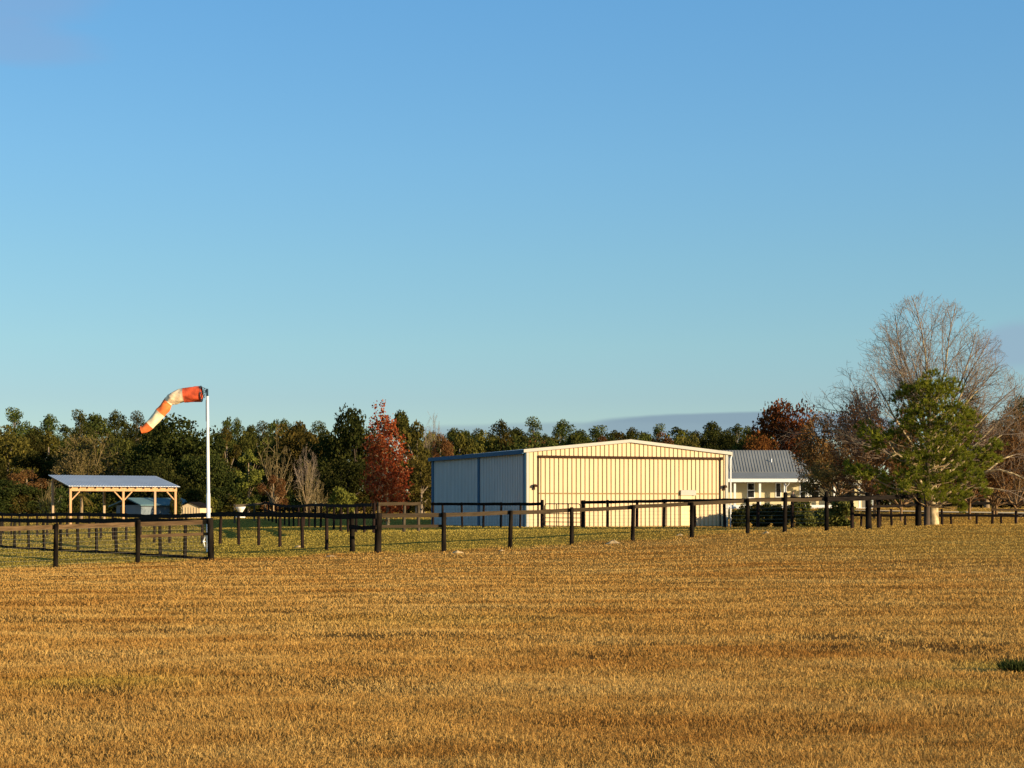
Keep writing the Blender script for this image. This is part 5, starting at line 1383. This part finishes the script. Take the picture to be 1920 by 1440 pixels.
# the sky is looked up a little higher than the horizon so that it is clear and blue low down
vm = N(nt, 'ShaderNodeVectorMath', operation='MULTIPLY_ADD'); vm.inputs[1].default_value = (.55, 1, 1.7); vm.inputs[2].default_value = (0, 0, 0.02)
nt.links.new(SKYVEC.outputs['Generated'], vm.inputs[0]); nt.links.new(vm.outputs[0], sky.inputs['Vector'])
tint = N(nt, 'ShaderNodeMix', data_type='RGBA', blend_type='MULTIPLY'); tint.inputs['Factor'].default_value = 1
sp0 = N(nt, 'ShaderNodeSeparateXYZ'); nt.links.new(SKYVEC.outputs['Generated'], sp0.inputs[0])
KT = .5
tr = ramp(nt, [(0.0, (.56 * KT, .58 * KT, .58 * KT)), (.065, (.65 * KT, .69 * KT, .685 * KT)), (.098, (.74 * KT, .85 * KT, .785 * KT)), (.147, (.80 * KT, 1.01 * KT, .96 * KT)), (.21, (.85 * KT, 1.18 * KT, 1.22 * KT)), (.31, (.86 * KT, 1.37 * KT, 1.56 * KT)), (1.0, (.9 * KT, 1.4 * KT, 1.6 * KT))])
nt.links.new(sp0.outputs['Z'], tr.inputs[0])
vs = N(nt, 'ShaderNodeVectorMath', operation='SCALE'); vs.inputs['Scale'].default_value = .79 / KT
nt.links.new(tr.outputs[0], vs.inputs[0]); nt.links.new(vs.outputs[0], tint.inputs['B'])
nt.links.new(sky.outputs[0], tint.inputs['A'])
# low cloud bank and small clouds, placed by compass direction
sep = N(nt, 'ShaderNodeSeparateXYZ'); nt.links.new(SKYVEC.outputs['Generated'], sep.inputs[0])
def math_(op, a, b=None, clamp=False):
    n = N(nt, 'ShaderNodeMath', operation=op, use_clamp=clamp)
    for i, v in enumerate((a, b)):
        if v is None: continue
        if isinstance(v, (int, float)): n.inputs[i].default_value = v
        else: nt.links.new(v, n.inputs[i])
    return n.outputs[0]
azm = math_('ARCTAN2', sep.outputs['X'], sep.outputs['Y']); elv = math_('ARCSINE', sep.outputs['Z'])
cmb = N(nt, 'ShaderNodeCombineXYZ'); nt.links.new(math_('MULTIPLY', azm, 14), cmb.inputs[0]); nt.links.new(math_('MULTIPLY', elv, 70), cmb.inputs[1])
cn = N(nt, 'ShaderNodeTexNoise'); cn.inputs['Scale'].default_value = 1.0; cn.inputs['Detail'].default_value = 5
nt.links.new(cmb.outputs[0], cn.inputs['Vector'])
def blob(ca, ce, ra, re, soft, amp):
    u = math_('DIVIDE', math_('SUBTRACT', azm, ca), ra); v = math_('DIVIDE', math_('SUBTRACT', elv, ce), re)
    d2 = math_('ADD', math_('MULTIPLY', u, u), math_('MULTIPLY', v, v))
    d2 = math_('ADD', d2, math_('MULTIPLY', math_('SUBTRACT', cn.outputs[0], .5), amp))
    mr = N(nt, 'ShaderNodeMapRange', interpolation_type='SMOOTHSTEP'); mr.inputs['From Min'].default_value = 1 + soft; mr.inputs['From Max'].default_value = 1 - soft
    nt.links.new(d2, mr.inputs[0]); return mr.outputs[0]
def pa(px): return math.atan((px - 960) / F)
def pe_(py): return math.atan((HY - py) / F)
cur = tint.outputs['Result']
CLOUDS = [(pa(1400), pe_(800), .095, .0085, .25, .6, (.235, .335, .43), .85), (pa(1120), pe_(812), .12, .0065, .5, 1.0, (.29, .41, .48), .7), (pa(1905), pe_(662), .022, .014, .8, 1.4, (.30, .40, .55), .55),
          (pa(20), pe_(118), .05, .012, .9, 1.4, (.30, .38, .58), .3), (pa(20), pe_(25), .05, .018, .9, 1.4, (.30, .38, .58), .3)]
for ca, ce, ra, re, soft, amp, col, op in CLOUDS:
    mx = N(nt, 'ShaderNodeMix', data_type='RGBA'); k = 1 / .15 / 1.8
    mx.inputs['B'].default_value = (col[0] * k, col[1] * k, col[2] * k, 1)
    nt.links.new(math_('MULTIPLY', blob(ca, ce, ra, re, soft, amp), op), mx.inputs['Factor']); nt.links.new(cur, mx.inputs['A'])
    cur = mx.outputs['Result']
nt.links.new(cur, bg.inputs['Color'])

cd = bpy.data.cameras.new('camera'); co = bpy.data.objects.new('camera', cd); C.objects.link(co)
co.location = (0, 0, EYE); co.rotation_euler = (R(90), 0, 0)
cd.sensor_width = 36; cd.lens = 36 * F / 1920; cd.shift_y = (HY - 720) / 1920; cd.clip_end = 8000; cd.clip_start = .1
sc = bpy.context.scene; sc.camera = co
sc.render.engine = 'CYCLES'
sc.view_settings.view_transform = 'Standard'; sc.view_settings.look = 'None'; sc.view_settings.exposure = 0.85; sc.view_settings.gamma = 1
sc.cycles.max_bounces = 5; sc.cycles.diffuse_bounces = 3; sc.cycles.transmission_bounces = 3; sc.cycles.transparent_max_bounces = 4
sc.cycles.use_denoising = True
